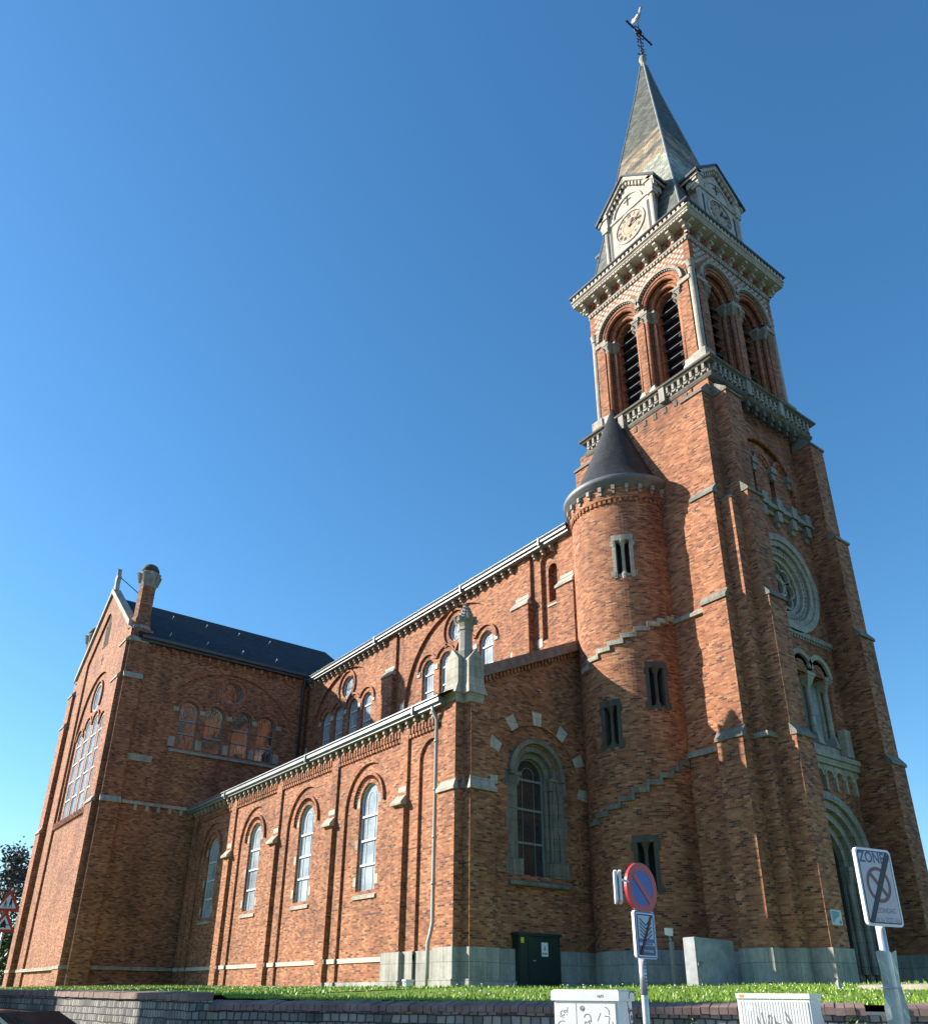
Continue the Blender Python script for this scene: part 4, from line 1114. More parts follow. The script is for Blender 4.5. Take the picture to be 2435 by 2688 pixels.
for sx in (-1, 1):
    for sy in (-1, 1):
        x, y = BX+sx*(HB-.12), BY+sy*(HB-.12)
        s = MB(); s.lathe([(0.26, 24.98), (0.2, 25.1), (0.15, 25.2), (0.15, 29.6), (0.19, 29.64), (0.19, 29.7), (0.15, 29.74), (0.22, 30.0)], x, y, 14)
        s.box(x-.30, x+.30, y-.30, y+.30, 24.3, 24.98)
        part(s, 'corner_shaft', 'stone', smooth=False)
# upper cornice
uc = MB()
uc.sq([(2.95, 31.30), (3.0, 31.33), (3.0, 31.41), (2.96, 31.44)], BX, BY)
for fr, o in zip(sides, offs):
    for k in range(34):
        u = o-2.95+5.9*(k+.5)/34; uc.fbox(fr, u-.05, u+.05, 31.17, 31.31, HB-.02, HB+0.07)
part(uc, 'dentil_course', 'stone')
bz = MB(); bz.sq([(HB+.003, 31.44), (HB+.003, 32.0)], BX, BY); part(bz, 'frieze', 'brick_red')
br_ = MB(); hl = MB()
for fr, o in zip(sides, offs):
    for k in range(9):
        u = o-3.0+6.0*k/8
        br_.mark().fbox(fr, u-.085, u+.085, 31.84, 32.0, HB-.02, HB+0.44)
        br_.fbox(fr, u-.075, u+.075, 31.6, 31.85, HB-.02, HB+0.25)
        br_.fbox(fr, u-.06, u+.06, 31.45, 31.61, HB-.02, HB+0.12)
        br_.tube([fr(u-.075, 31.66, HB+.24), fr(u+.075, 31.66, HB+.24)], 0.06, 8)
        if k < 8:
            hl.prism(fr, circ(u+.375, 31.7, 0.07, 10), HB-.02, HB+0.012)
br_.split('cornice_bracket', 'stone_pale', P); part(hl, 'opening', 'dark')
cz = MB(); cz.sq([(3.0, 31.98), (3.46, 31.985), (3.46, 32.10), (3.50, 32.12), (3.50, 32.17), (3.44, 32.19), (3.44, 32.26), (3.54, 32.30), (3.54, 32.35), (3.40, 32.36), (3.40, 32.52)], BX, BY)
for fr, o in zip(sides, offs):
    for k in range(28):
        u = o-3.45+6.9*(k+.5)/28
        cz.fbox(fr, u-.065, u+.065, 32.34, 32.54, 3.38, 3.53)
    for k in range(40):
        u = o-3.4+6.8*(k+.5)/40; cz.tube([fr(u, 32.045, 3.45), fr(u, 32.045, 3.485)], 0.035, 6)
part(cz, 'cornice', 'stone_pale', label='pale moulded cornice with dentils under the spire')
ct = MB(); ct.sq([(3.56, 32.54), (3.60, 32.58), (3.60, 32.64), (3.0, 32.75)], BX, BY); part(ct, 'cornice_capping', 'lead_dark')
# spire
spx, spy = -17.46, 25.47
sp = MB()
prof = [(3.0, 32.7), (2.82, 33.3), (2.62, 34.0), (2.22, 36.4), (1.66, 39.9), (1.10, 43.4), (0.50, 47.1), (0.12, 49.9)]
vs, fs = [], []
for h, z in prof:
    k = (z-32.7)/17.2
    x, y = BX+(spx-BX)*k, BY+(spy-BY)*k
    vs += [(x-h, y-h, z), (x+h, y-h, z), (x+h, y+h, z), (x-h, y+h, z)]
for i in range(len(prof)-1):
    for k in range(4): fs.append((4*i+k, 4*i+(k+1) % 4, 4*i+4+(k+1) % 4, 4*i+4+k))
sp.add(vs, fs)
part(sp, 'spire', 'slate_spire', label='tall pyramid slate spire with tan bands')
hp = MB()
for k in range(4): hp.tube([vs[4*i+k] for i in range(len(prof))], 0.05, 6)
part(hp, 'hip_roll', 'zinc')
# clock gables on the four sides
def hand(fr, c, z, ang, ln, wd, d):
    b = MB(); a = R(90-ang); cs, sn = math.cos(a), math.sin(a)
    pts = [(-.14*ln, -wd*.6), (-.1*ln, wd*.6), (.45*ln, wd), (.62*ln, wd*2.1), (.75*ln, wd), (ln, 0), (.75*ln, -wd), (.62*ln, -wd*2.1), (.45*ln, -wd), (-.1*ln, -wd*.6)]
    b.prism(fr, [(c+x*cs-y*sn, z+x*sn+y*cs) for x, y in pts], d, d+0.02)
    return b
for si, (fr, o) in enumerate(zip(sides, offs)):
    D = 2.92
    g = MB(); rk = MB()
    g.prism(fr, [(o-1.32, 32.6), (o+1.32, 32.6), (o+1.32, 36.2), (o, 37.5), (o-1.32, 36.2)], 1.0, D)
    g.fbox(fr, o-1.5, o+1.5, 32.6, 33.1, D-.5, D+0.12); g.fbox(fr, o-1.38, o+1.38, 35.72, 35.86, D-.3, D+0.06)
    for sg in (-1, 1):
        g.tube([fr(o+sg*1.42, 33.1, D-.02), fr(o+sg*1.42, 35.5, D-.02)], 0.12, 10)
        g.fbox(fr, o+sg*1.42-.17, o+sg*1.42+.17, 35.5, 35.7, D-.25, D+.15); g.fbox(fr, o+sg*1.42-.2, o+sg*1.42+.2, 35.7, 36.35, D-.5, D+.16)
        g.fbox(fr, o+sg*1.42-.24, o+sg*1.42+.24, 36.3, 36.5, D-.5, D+.22)
        g.fbox(fr, o+sg*1.75-.16, o+sg*1.75+.16, 32.6, 33.3, D-.3, D+.1)
        s = (o+sg*1.75, 36.05); e = (o, 37.75)
        pts = [s, (s[0], s[1]+.22), (e[0], e[1]+.22), e]
        g.prism(fr, pts if sg > 0 else pts[::-1], 1.0, D+.22)
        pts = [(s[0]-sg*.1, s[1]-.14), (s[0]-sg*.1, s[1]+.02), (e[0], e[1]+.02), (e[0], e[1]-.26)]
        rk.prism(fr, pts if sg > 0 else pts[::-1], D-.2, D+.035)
        for k in range(9):
            t_ = (k+.5)/9; u = s[0]+(e[0]-s[0])*t_; z = s[1]+(e[1]-s[1])*t_
            g.fbox(fr, u-.05, u+.05, z-.26, z-.02, D-.1, D+.13)
    g.fbox(fr, o-.22, o+.22, 37.6, 38.0, D-.6, D+.2)
    g.band(fr, o, 34.75, 0.80, 0.93, 0, 360, D-.05, D+.05, 36)
    g.arc_tube(fr, o, 35.86, 0.9, 0, 180, D+.02, 0.05, 18)
    go = part(g, 'clock_gable', 'stone_pale', label=None if si > 1 else ('sunlit stone clock gable' if si == 0 else 'shaded stone clock gable'))
    part(rk, 'rake_shadow_band', 'stone_blackish', go)  # dark backing painted in as the shade between the rake dentils
    rfg = MB()
    rfg.prism(fr, [(o-1.86, 36.18), (o-1.86, 36.34), (o, 38.06), (o+1.86, 36.34), (o+1.86, 36.18), (o, 37.96)], 0.6, D+.30); part(rfg, 'gable_capping', 'lead_dark', go)
    cf = MB(); cf.prism(fr, circ(o, 34.75, 0.81, 40), D-.02, D+0.012)
    co_ = part(cf, 'clock', 'clock_face', label=None if si > 1 else ('sunlit clock dial' if si == 0 else 'shaded clock dial'))
    nm = MB()
    for i, t_ in enumerate(('XII', 'I', 'II', 'III', 'IIII', 'V', 'VI', 'VII', 'VIII', 'IX', 'X', 'XI')):
        a = R(90-30*i); r = 0.62
        U = (math.sin(a), -math.cos(a)); Vv = (math.cos(a), math.sin(a))
        sgn = 1 if fr in (sides[0], sides[1]) else -1
        cu, cv = o+r*math.cos(a)*sgn, 34.75+r*math.sin(a)
        tfr = (lambda fr, cu, cv, U, Vv, sgn: (lambda u, v, d: fr(cu+(U[0]*u+Vv[0]*v)*sgn, cv+U[1]*u+Vv[1]*v, d)))(fr, cu, cv, U, Vv, sgn)
        tm = text_mesh(t_, 0.26, tfr, 0, 0, D+.02, 0.7, bold=0.008)
        nm.add(tm.v, tm.f)
    nm.band(fr, o, 34.75, 0.77, 0.80, 0, 360, D, D+.018, 36); nm.band(fr, o, 34.75, 0.40, 0.415, 0, 360, D, D+.018, 30)
    part(nm, 'numeral_ring', 'black_paint', co_)
    part(hand(fr, o, 34.75, 33, 0.45, 0.035, D+.03), 'hour_hand', 'black_paint', co_)
    part(hand(fr, o, 34.75, 76, 0.70, 0.028, D+.055), 'minute_hand', 'black_paint', co_)
    rl = MB()
    rl.fbox(fr, o-.025, o+.025, 36.15, 36.8, D, D+.03); rl.fbox(fr, o-.22, o+.22, 36.45, 36.5, D, D+.03)
    for sg in (-1, 1):
        rl.fbox(fr, o+sg*1.16-.07, o+sg*1.16+.07, 33.4, 35.4, D-.02, D+.006)
    part(rl, 'carved_cross', 'wood_dark', go)
# weathervane: ball, cross and cock
tipx, tipy = spx, spy
fb_ = MB(); fb_.lathe([(0.12, 49.75), (0.16, 49.95), (0.11, 50.1), (0.16, 50.25), (0.22, 50.42), (0.19, 50.62), (0.08, 50.74), (0.04, 51.0)], tipx, tipy, 16)
part(fb_, 'finial', 'stone_mid', smooth=True)
wv = MB()
wv.tube([(tipx, tipy, 50.7), (tipx, tipy, 54.35)], [0.055, 0.03], 8)
wv.tube([(tipx, tipy-1.12, 53.0), (tipx, tipy+1.12, 53.0)], 0.055, 8)
for sg in (-1, 1):
    wv.tube([(tipx, tipy+sg*.95, 52.85), (tipx, tipy+sg*.95, 53.15)], 0.035, 6); wv.tube([(tipx, tipy+sg*.72, 52.9), (tipx, tipy+sg*.72, 53.1)], 0.03, 6)
    wv.tube([(tipx, tipy+sg*.45, 53.0), (tipx, tipy+sg*.32, 53.32), (tipx, tipy, 53.5)], 0.03, 6); wv.tube([(tipx, tipy+sg*.45, 53.0), (tipx, tipy+sg*.32, 52.68), (tipx, tipy, 52.5)], 0.03, 6)
    wv.tube([(tipx, tipy, 52.35), (tipx, tipy+sg*.2, 52.15), (tipx, tipy+sg*.22, 51.95), (tipx, tipy+sg*.12, 51.9)], 0.03, 6)
    wv.tube([(tipx, tipy, 51.7), (tipx, tipy+sg*.17, 51.5), (tipx, tipy+sg*.16, 51.35)], 0.03, 6)
    for z in (52.2, 51.95, 51.6): wv.lathe([(0.0, z-.05), (0.06, z), (0.0, z+.05)], tipx, tipy+sg*.2, 6)
wv.lathe([(0, 52.8), (0.17, 52.9), (0.17, 53.1), (0, 53.2)], tipx, tipy, 10)
for k in range(6):
    a = R(60*k); wv.tube([(tipx, tipy, 50.85), (tipx+.18*math.cos(a), tipy+.18*math.sin(a), 51.0), (tipx+.26*math.cos(a), tipy+.26*math.sin(a), 50.92)], 0.03, 5)
wo = part(wv, 'weathervane', 'iron')
ck = MB()
cd = Vector((0.80, -0.15, 0)).normalized()
def cfr(u, v, d): return (tipx+cd.x*u*.8-cd.y*d, tipy+cd.y*u*.8+cd.x*d, 54.3+v*.8)
ck.prism(cfr, [(-.55, .30), (-.62, .62), (-.45, .78), (-.22, .5), (0, .34), (.2, .42), (.32, .68), (.46, .80), (.50, .66), (.60, .60), (.48, .54), (.40, .26), (.2, .06), (-.02, 0), (-.25, .08)], -0.04, 0.04)
ck.tube([cfr(-.3, .2, 0), cfr(-.1, .22, 0), cfr(.2, .25, 0), cfr(.32, .4, 0)], [.05, .13, .12, .04], 8)
part(ck, 'cock', 'gilt', wo)

# ================================================================== ground, lawn, walls
def zfor(x, y, py):
    """height at which the vertical line through (x, y) meets photo row py"""
    k = (py-1623.5)/F_PX
    a = Vector((x, y, -EYE))
    v0 = a.dot(d_ax)-k*a.dot(fw); v1 = d_ax.z-k*fw.z
    return -v0/v1
def sstep(a, b, x):
    t = max(0.0, min(1.0, (x-a)/(b-a))); return t*t*(3-2*t)
g = MB(); g.add([(-1500, -1500, -0.03), (1500, -1500, -0.03), (1500, 1500, -0.03), (-1500, 1500, -0.03)], [(0, 1, 2, 3)])
o = g.build('ground', 'asphalt'); o['kind'] = 'structure'
LW = [Vector((-14.45, 5.32, 0)), Vector((-11.2, 7.55, 0)), Vector((-8.4, 9.45, 0)), Vector((-5.45, 11.2, 0)), Vector((3.0, 16.6, 0))]
LZ = [1.37, 1.385, 1.40, 1.425, 1.48]          # bottom of the coping
UW = [Vector((-14.1, 5.15, 0)), Vector((-22.0, 4.75, 0)), Vector((-62.0, 2.6, 0))]
def lawn_top(x, y):
    a = 1.86-0.08*sstep(-34, -24, x)
    return a+0.17*sstep(16.0, 20.5, y)*sstep(-22, -18, x)
poly = [Vector((-62, 2.9, 0)), Vector((-22.0, 5.05, 0)), Vector((-14.6, 5.5, 0))]+[p+Vector((-0.2, 0.33, 0)) for p in LW]
pts = []
for i in range(len(poly)-1):
    n = 30
    for k in range(n): pts.append(poly[i].lerp(poly[i+1], k/n))
pts.append(poly[-1])
def lawn_z(x, y, y0, left):
    base = 1.585 if left else 1.53
    d = y-y0
    return base+(lawn_top(x, y)-base)*sstep(0, 6.5, d)*1.0+0.012*math.sin(x*1.7)*math.sin(y*1.3)
ys = [0, .15, .4, .8, 1.3, 2, 3, 4, 5, 6.5, 8, 10, 13, 17, 22, 30, 60]
lw = MB(); vs = []; fs = []
for p in pts:
    left = p.x < -14.4
    for q in ys: vs.append((p.x, p.y+q, lawn_z(p.x, p.y+q, p.y, left)))
m_ = len(ys)
for i in range(len(pts)-1):
    for k in range(m_-1): fs.append((i*m_+k, (i+1)*m_+k, (i+1)*m_+k+1, i*m_+k+1))
lw.add(vs, fs)
o = lw.build('lawn', 'lawn', smooth=True); o['kind'] = 'structure'
def wall_y(x):
    for i in range(len(poly)-1):
        if poly[i].x <= x <= poly[i+1].x and poly[i+1].x > poly[i].x:
            return poly[i].y+(poly[i+1].y-poly[i].y)*(x-poly[i].x)/(poly[i+1].x-poly[i].x)
    return poly[-1].y
gr = MB(); rg_ = random.Random(3)
cnt = 0
while cnt < 52000:
    x = rg_.uniform(-46, 1.0); y0 = wall_y(x); y = y0+abs(rg_.gauss(0, 1))*4.2*rg_.random() if rg_.random() < .6 else rg_.uniform(y0, 22)
    if y > 23: continue
    if x < -20 and y > 15.6: continue
    z = lawn_z(x, y, y0, x < -14.4)-0.01
    h = rg_.uniform(0.025, 0.07)*(1.5 if rg_.random() < .06 else 1); a = rg_.uniform(0, PI); wd = rg_.uniform(0.010, 0.02)
    lx, ly = rg_.gauss(0, .02), rg_.gauss(0, .02)
    gr.add([(x-wd*math.cos(a), y-wd*math.sin(a), z), (x+wd*math.cos(a), y+wd*math.sin(a), z), (x+lx, y+ly, z+h)], [(0, 1, 2)])
    cnt += 1
o = gr.build('grass', 'grass_blade'); tag(o, 'short sunlit green grass on the raised lawn', 'grass', kind='stuff')
ds = MB()
for k in range(170):
    x = rg_.uniform(-24, -2); y0 = wall_y(x); y = y0+rg_.uniform(0.3, 7)
    if y > 20 or (x < -20 and y > 14.9): continue
    z = lawn_z(x, y, y0, x < -14.4)+rg_.uniform(.05, .09); r = rg_.uniform(.012, .022)
    ds.lathe([(r*.6, z-.006), (r, z), (r*.5, z+.012)], x, y, 6)
o = ds.build('daisies', 'petal'); tag(o, 'small white daisies scattered over the lawn', 'flowers', kind='stuff')

def wall_run(b, line, zt, thick, z0=-0.03):
    for i in range(len(line)-1):
        p, q = line[i], line[i+1]
        dd = (q-p).normalized(); n = Vector((-dd.y, dd.x, 0))
        z1, z2 = zt[i], zt[i+1]
        b.hull([(p.x, p.y, z0), (q.x, q.y, z0), (q.x+n.x*thick, q.y+n.y*thick, z0), (p.x+n.x*thick, p.y+n.y*thick, z0)],
               [(p.x, p.y, z1), (q.x, q.y, z2), (q.x+n.x*thick, q.y+n.y*thick, z2), (p.x+n.x*thick, p.y+n.y*thick, z1)])
def coping_run(b, line, zt, w, h, rise, pitch=0.118, gaps=()):
    rr = random.Random(5)
    for i in range(len(line)-1):
        p, q = line[i], line[i+1]
        L = (q-p).length; dd = (q-p)/L; n = Vector((-dd.y, dd.x, 0))
        k = int(L/pitch)
        for j in range(k):
            a = p+dd*(j*L/k+0.006); c = p+dd*((j+1)*L/k-0.004)
            z = zt[i]+(zt[i+1]-zt[i])*(j+.5)/k+rr.gauss(0, .004)
            mid = (a+c)/2
            if any((mid-Vector(gp)).length < gw_ for gp, gw_ in gaps): continue
            f = -n*(0.05+rr.gauss(0, .006)); e = n*(w+rr.gauss(0, .006))
            b.hull([(*(a+f).xy, z), (*(c+f).xy, z), (*(c+e).xy, z+rise*.3), (*(a+e).xy, z+rise*.3)], [(*(a+f).xy, z+h), (*(c+f).xy, z+h), (*(c+e).xy, z+h+rise), (*(a+e).xy, z+h+rise)])
t = thing('retaining_wall', 'low retaining wall of grey setts with a brown brick coping in front of the lawn', 'wall', (LW[2].x, LW[2].y, 0))
b = MB(); wall_run(b, LW, LZ, 0.4); b.build('stonework', 'sett_wall', t)
b = MB(); coping_run(b, LW, LZ, 0.34, 0.085, 0.06, gaps=[((-5.95, 10.92, 0), 0.08)]); b.build('coping', 'coping_brick', t)
t = thing('retaining_wall', 'taller grey sett wall with a flat brown coping at the left, stepped up above the other wall', 'wall', (UW[1].x, UW[1].y, 0))
UZ = [1.50, 1.53, 1.6]
b = MB(); wall_run(b, UW[::-1], UZ[::-1], 0.4); b.build('stonework', 'sett_wall', t)
b = MB(); coping_run(b, UW[::-1], UZ[::-1], 0.40, 0.10, 0.03, pitch=0.3); b.build('coping', 'coping_brick', t)
# pavement and kerb along the lower wall
pv = MB(); off = Vector((0.55, -0.83, 0))
for i in range(len(LW)-1):
    p, q = LW[i], LW[i+1]
    a, c = p+off*3.4, q+off*3.4
    pv.hull([(p.x, p.y, -.05), (q.x, q.y, -.05), (c.x, c.y, -.05), (a.x, a.y, -.05)], [(p.x, p.y, .12), (q.x, q.y, .12), (c.x, c.y, .12), (a.x, a.y, .12)])
o = pv.build('pavement', 'paving'); o['kind'] = 'structure'

# weeds in the wall joints
def weed(px, py, dp, n, sc, label):
    c0 = at(px, py, dp); b = MB(); rr = random.Random(int(px))
    for k in range(n):
        p = c0+Vector((rr.gauss(0, sc), rr.gauss(0, sc*.5), rr.gauss(0, sc*.5)-sc*.2))
        a = Vector((rr.gauss(0, 1), rr.gauss(0, 1), rr.gauss(0, .6))).normalized()*sc*rr.uniform(.25, .5)
        c2 = Vector((rr.gauss(0, 1), rr.gauss(0, 1), rr.gauss(0, 1))).cross(a).normalized()*sc*.2
        b.add([p-a, p+c2, p+a, p-c2], [(0, 1, 2, 3)])
    tag(b.build('weed', 'leaf_green'), label, 'plant')
weed(2240, 2682, 10.25, 60, 0.07, 'leafy green weed growing from the wall top below the zone sign')
weed(1810, 2684, 10.9, 45, 0.06, 'green weed in the wall joints left of the ribbed cabinet')

# ================================================================== signs
def frame_at(x, y, nrm):
    n = Vector(nrm).normalized(); u = Vector((-n.y, n.x, 0))     # u runs to the right for a viewer in front
    return lambda a, v, d: (x+u.x*a+n.x*d, y+u.y*a+n.y*d, v)
def rrect(w_, h, r, n=6):
    pts = []
    for cx_, cz_, a0 in ((w_/2-r, h/2-r, 0), (-w_/2+r, h/2-r, 90), (-w_/2+r, -h/2+r, 180), (w_/2-r, -h/2+r, 270)):
        for i in range(n+1):
            a = R(a0+90*i/n); pts.append((cx_+r*math.cos(a), cz_+r*math.sin(a)))
    return pts
def shift(pts, u, v): return [(a+u, c+v) for a, c in pts]
# no parking sign
sx, sy = -5.22, 5.85
t = thing('no_parking_sign', 'round red and blue no parking sign above a blue plate on a grey pole', 'traffic sign', (sx, sy, 0.12))
fr = frame_at(sx, sy, (0.99, 0.09))
zc = zfor(sx, sy, 2334); zb = zfor(sx, sy, 2455)
b = MB(); b.tube([(sx, sy, 0.1), (sx, sy, zc+0.15)], 0.029, 14); b.tube([(sx, sy, 1.62), (sx, sy, 1.92)], 0.0305, 14); b.build('pole', 'galv', t, smooth=True)
b = MB()
for k in range(9):
    z = 1.66+0.028*k; b.tube([fr(-.012, z, .03), fr(.012, z+.004, .03)], .004, 4)
b.build('sticker', 'blue_film', t)
RD = 0.218
b = MB(); b.use('grey_edge'); b.prism(fr, circ(0, zc, RD, 48), 0.035, 0.06)
b.use('red_film'); b.band(fr, 0, zc, RD*0.70, RD, 0, 360, 0.05, 0.063, 48)
b.use('red_film'); b.band(fr, 0, zc, RD*0.985, RD*1.012, 0, 360, 0.034, 0.062, 48)
b.use('blue_film'); b.prism(fr, circ(0, zc, RD*.71, 40), 0.05, 0.0615)
b.use('red_film'); b.prism(fr, [(-.13, zc+.095), (-.095, zc+.13), (.13, zc-.095), (.095, zc-.13)], 0.05, 0.0655)
b.build('disc', None, t)
b = MB(); hw, hh = 0.148, 0.195; zz = zb
b.use('white_paint'); b.prism(fr, shift(rrect(2*hw, 2*hh, .03), 0, zz), 0.036, 0.062)
b.use('blue_film'); b.prism(fr, shift(rrect(2*hw-.012, 2*hh-.012, .026), 0, zz), 0.05, 0.064)
b.use('white_paint'); b.prism(fr, shift(rrect(2*hw-.034, 2*hh-.034, .02), 0, zz), 0.05, 0.0655)
b.use('navy_film'); b.prism(fr, shift(rrect(2*hw-.052, 2*hh-.052, .014), 0, zz), 0.05, 0.067)
b.use('pale_print'); b.prism(fr, rect(-hw+.042, hw-.042, zz-.035, zz+.155), 0.05, 0.0685)
b.use('navy_film')
for k in range(5):
    z = zz+.135-k*.031
    for sg in (-1, 1):
        q = [(0, z-.052), (sg*.082, z-.0), (sg*.082, z-.014), (0, z-.066)]
        b.prism(fr, q, 0.05, 0.070)
b.use('pale_print'); b.prism(fr, rect(-hw+.040, hw-.040, zz-.092, zz-.066), 0.05, 0.0685)
b.use('blue_film'); b.prism(fr, rect(-hw+.038, hw-.038, zz-.064, zz-.037), 0.05, 0.0684)
pl_ = b.build('info_plate', None, t, label='blue plate with white chevrons crossed by a dark bar')
b = MB(); b.prism(fr, [(-.105, zz-.16), (-.075, zz-.165), (.098, zz+.155), (.072, zz+.158)], 0.06, 0.073); b.build('cancel_bar', 'rust_mark', pl_)
text_mesh('BEWONERS', 0.026, fr, 0.02, zz-.135, 0.069, bold=0.001).build('lettering', 'pale_print', pl_)
text_mesh('PARKEERZONE', 0.022, fr, 0.01, zz-.079, 0.0695, bold=0.001).build('lettering', 'navy_film', pl_)
f2 = frame_at(sx, sy, (0.35, 0.94))
c0 = at(1621, 2329, 7.0)
f2 = frame_at(c0.x, c0.y, (0.60, 0.62))
b = MB(); b.prism(f2, shift(rrect(0.2, 0.262, .02), 0, c0.z), -0.03, -0.008); b.prism(f2, shift(rrect(0.2, 0.262, .02), 0, c0.z), 0.008, 0.03)
b.tube([f2(0, c0.z+.07, 0), (sx, sy, c0.z+.07)], .012, 6)
b.build('side_plate', 'white_paint', t)
# zone sign
zx, zy = -4.66, 8.90
nrm = (0.985, -0.17)
t = thing('zone_sign', 'white zone sign crossed by a black bar on a pole wrapped in clear plastic', 'traffic sign', (zx, zy, 0.12))
fr = frame_at(zx, zy, nrm)
zt_, zbm = zfor(zx, zy, 2231), zfor(zx, zy, 2434)
zz = (zt_+zbm)/2; hh = (zt_-zbm)/2; hw = hh*0.70
b = MB(); b.tube([(zx, zy, 0.1), (zx, zy, zt_-.1)], 0.045, 18); b.build('pole', 'galv', t, smooth=True)
b = MB(); b.use('white_paint'); b.prism(fr, shift(rrect(2*hw, 2*hh, .05), 0, zz), 0.05, 0.085)
b.use('black_paint'); b.prism(fr, shift(rrect(2*hw-.05, 2*hh-.05, .035), 0, zz), 0.06, 0.087)
b.use('faded_white'); b.prism(fr, shift(rrect(2*hw-.074, 2*hh-.074, .028), 0, zz), 0.06, 0.089)
b.use('faded_red'); b.band(fr, -.005, zz+.02, .145, .182, 0, 360, 0.06, 0.091, 40)
b.prism(fr, [(-.125, zz+.11), (-.095, zz+.14), (.115, zz-.07), (.085, zz-.10)], 0.06, 0.0915)
pl_ = b.build('zone_plate', None, t)
text_mesh('ZONE', 0.155, fr, -.04, zz+.29, 0.090, 0.92, bold=0.004).build('lettering', 'faded_ink', pl_)
text_mesh('ZONDAG', 0.072, fr, .04, zz-.24, 0.090, 0.9, bold=0.001).build('lettering', 'faded_text', pl_)
text_mesh('VAN 3u TOT 15u', 0.072, fr, .0, zz-.335, 0.090, 0.82, bold=0.001).build('lettering', 'faded_text', pl_)
b = MB(); b.prism(fr, [(-hw+.03, zz-hh+.035), (-hw+.095, zz-hh+.03), (hw-.025, zz+hh-.06), (hw-.09, zz+hh-.03)], 0.06, 0.0935); b.build('cancel_bar', 'black_paint', pl_)
b = MB(); rr = random.Random(4)
zs0, zs1 = zfor(zx, zy, 2500), 1.2
vs, fs = [], []
for i in range(9):
    z = zs0+(zs1-zs0)*i/8
    for k in range(9):
        u = (k/8-.5)*(.30+.02*math.sin(i*1.3)); d = 0.052+0.02*math.sin(k*1.9+i)*abs(u)*6-0.25*abs(u)
        vs.append(fr(u, z+.02*math.sin(k), d))
for i in range(8):
    for k in range(8): fs.append((i*9+k, i*9+k+1, i*9+k+10, i*9+k+9))
vsb = [Vector(v)-Vector((nrm[0], nrm[1], 0)).normalized()*0.004 for v in vs]
b.add(vs, fs); b.add(vsb, fs)
b.build('plastic_sleeve', 'plastic_sheet', t, label='pale plastic sheet tied round the pole')
b = MB(); 
for z in (zfor(zx, zy, 2594),): b.tube([fr(-.16, z, .0), fr(-.06, z, .075), fr(.06, z, .075), fr(.16, z, .0)], .006, 5)
b.tube([fr(0, zs0+.0, .0), fr(0, zs0-.9, .0)], .058, 14)
b.build('tie', 'galv', t)
# two warning signs at the far left
wx, wy = at(18, 2400, 30).x, at(18, 2400, 30).y
t = thing('warning_sign', 'two red bordered triangular warning signs on one pole at the left edge', 'traffic sign', (wx, wy, 0))
fr = frame_at(wx, wy, (0.83, -0.55))
b = MB(); b.tube([(wx, wy, 0), (wx, wy, zfor(wx, wy, 2345))], 0.04, 10); b.build('pole', 'galv', t, smooth=True)
for py0, py1, pic in ((2338, 2394, 0), (2394, 2449, 1)):
    z1, z0 = zfor(wx, wy, py0), zfor(wx, wy, py1)
    h = z1-z0; sh = h/1.732*1.04
    b = MB()
    b.use('orange_red'); b.prism(fr, [(-sh, z0), (sh, z0), (.05, z1), (-.05, z1)], 0.05, 0.08)
    b.use('white_paint'); b.prism(fr, [(-sh*.70, z0+h*.15), (sh*.70, z0+h*.15), (0, z1-h*.20)], 0.06, 0.084)
    b.use('black_paint')
    if pic:
        b.prism(fr, [(-.10, z0+h*.2), (0, z0+h*.26), (.10, z0+h*.2), (.09, z0+h*.42), (0, z0+h*.62), (-.09, z0+h*.42)], .06, .088); b.prism(fr, rect(-.22, .22, z0+h*.34, z0+h*.38), .06, .087)
    else:
        for u, s in ((-.09, .8), (.09, 1.05)):
            b.prism(fr, circ(u, z0+h*(.24+.30*s), .035*s, 10), .06, .088)
            b.prism(fr, [(u-.05*s, z0+h*.34), (u+.05*s, z0+h*.34), (u+.035*s, z0+h*(.22+.27*s)), (u-.035*s, z0+h*(.22+.27*s))], .06, .087)
            b.prism(fr, [(u-.05, z0+h*.18), (u-.025, z0+h*.18), (u+.01, z0+h*.36), (u-.03, z0+h*.36)], .06, .086); b.prism(fr, [(u+.04, z0+h*.18), (u+.065, z0+h*.18), (u+.03, z0+h*.36), (u, z0+h*.36)], .06, .0865)
    b.build('triangle_plate', None, t, label='upper triangle with two walking children' if not pic else 'lower triangle with a priority arrow')

# ================================================================== cabinets
def box_cab(px, py, depth, nrm, w_, dp, ztop):
    p = at(px, py, depth); n = Vector((nrm[0], nrm[1], 0)).normalized(); u = Vector((-n.y, n.x, 0))
    c = Vector((p.x, p.y, 0))+u*(w_/2)-n*(dp/2)
    return c, n, u, (lambda a, v, d: (c.x+u.x*a+n.x*(d+dp/2), c.y+u.y*a+n.y*(d+dp/2), v)), (lambda a, v, d: (c.x+u.x*(w_/2+d)+n.x*(-a), c.y+u.y*(w_/2+d)+n.y*(-a), v))
W1, D1 = 0.70, 0.44
c1, n1, u1, f1, g1 = box_cab(1449, 2600, 8.4, (0.40, -0.917), W1, D1, 0)
zt1 = zfor(*f1(-W1/2, 0, 0)[:2], 2600)
t = thing('utility_cabinet', 'white street cabinet with a flat lid, scribbled with black graffiti', 'cabinet', (c1.x, c1.y, 0.12))
b = MB(); b.fbox(f1, -W1/2+.012, W1/2-.012, 0.12, zt1-.05, -D1+.012, -.012); b.build('body', 'cab_white', t)
b = MB()
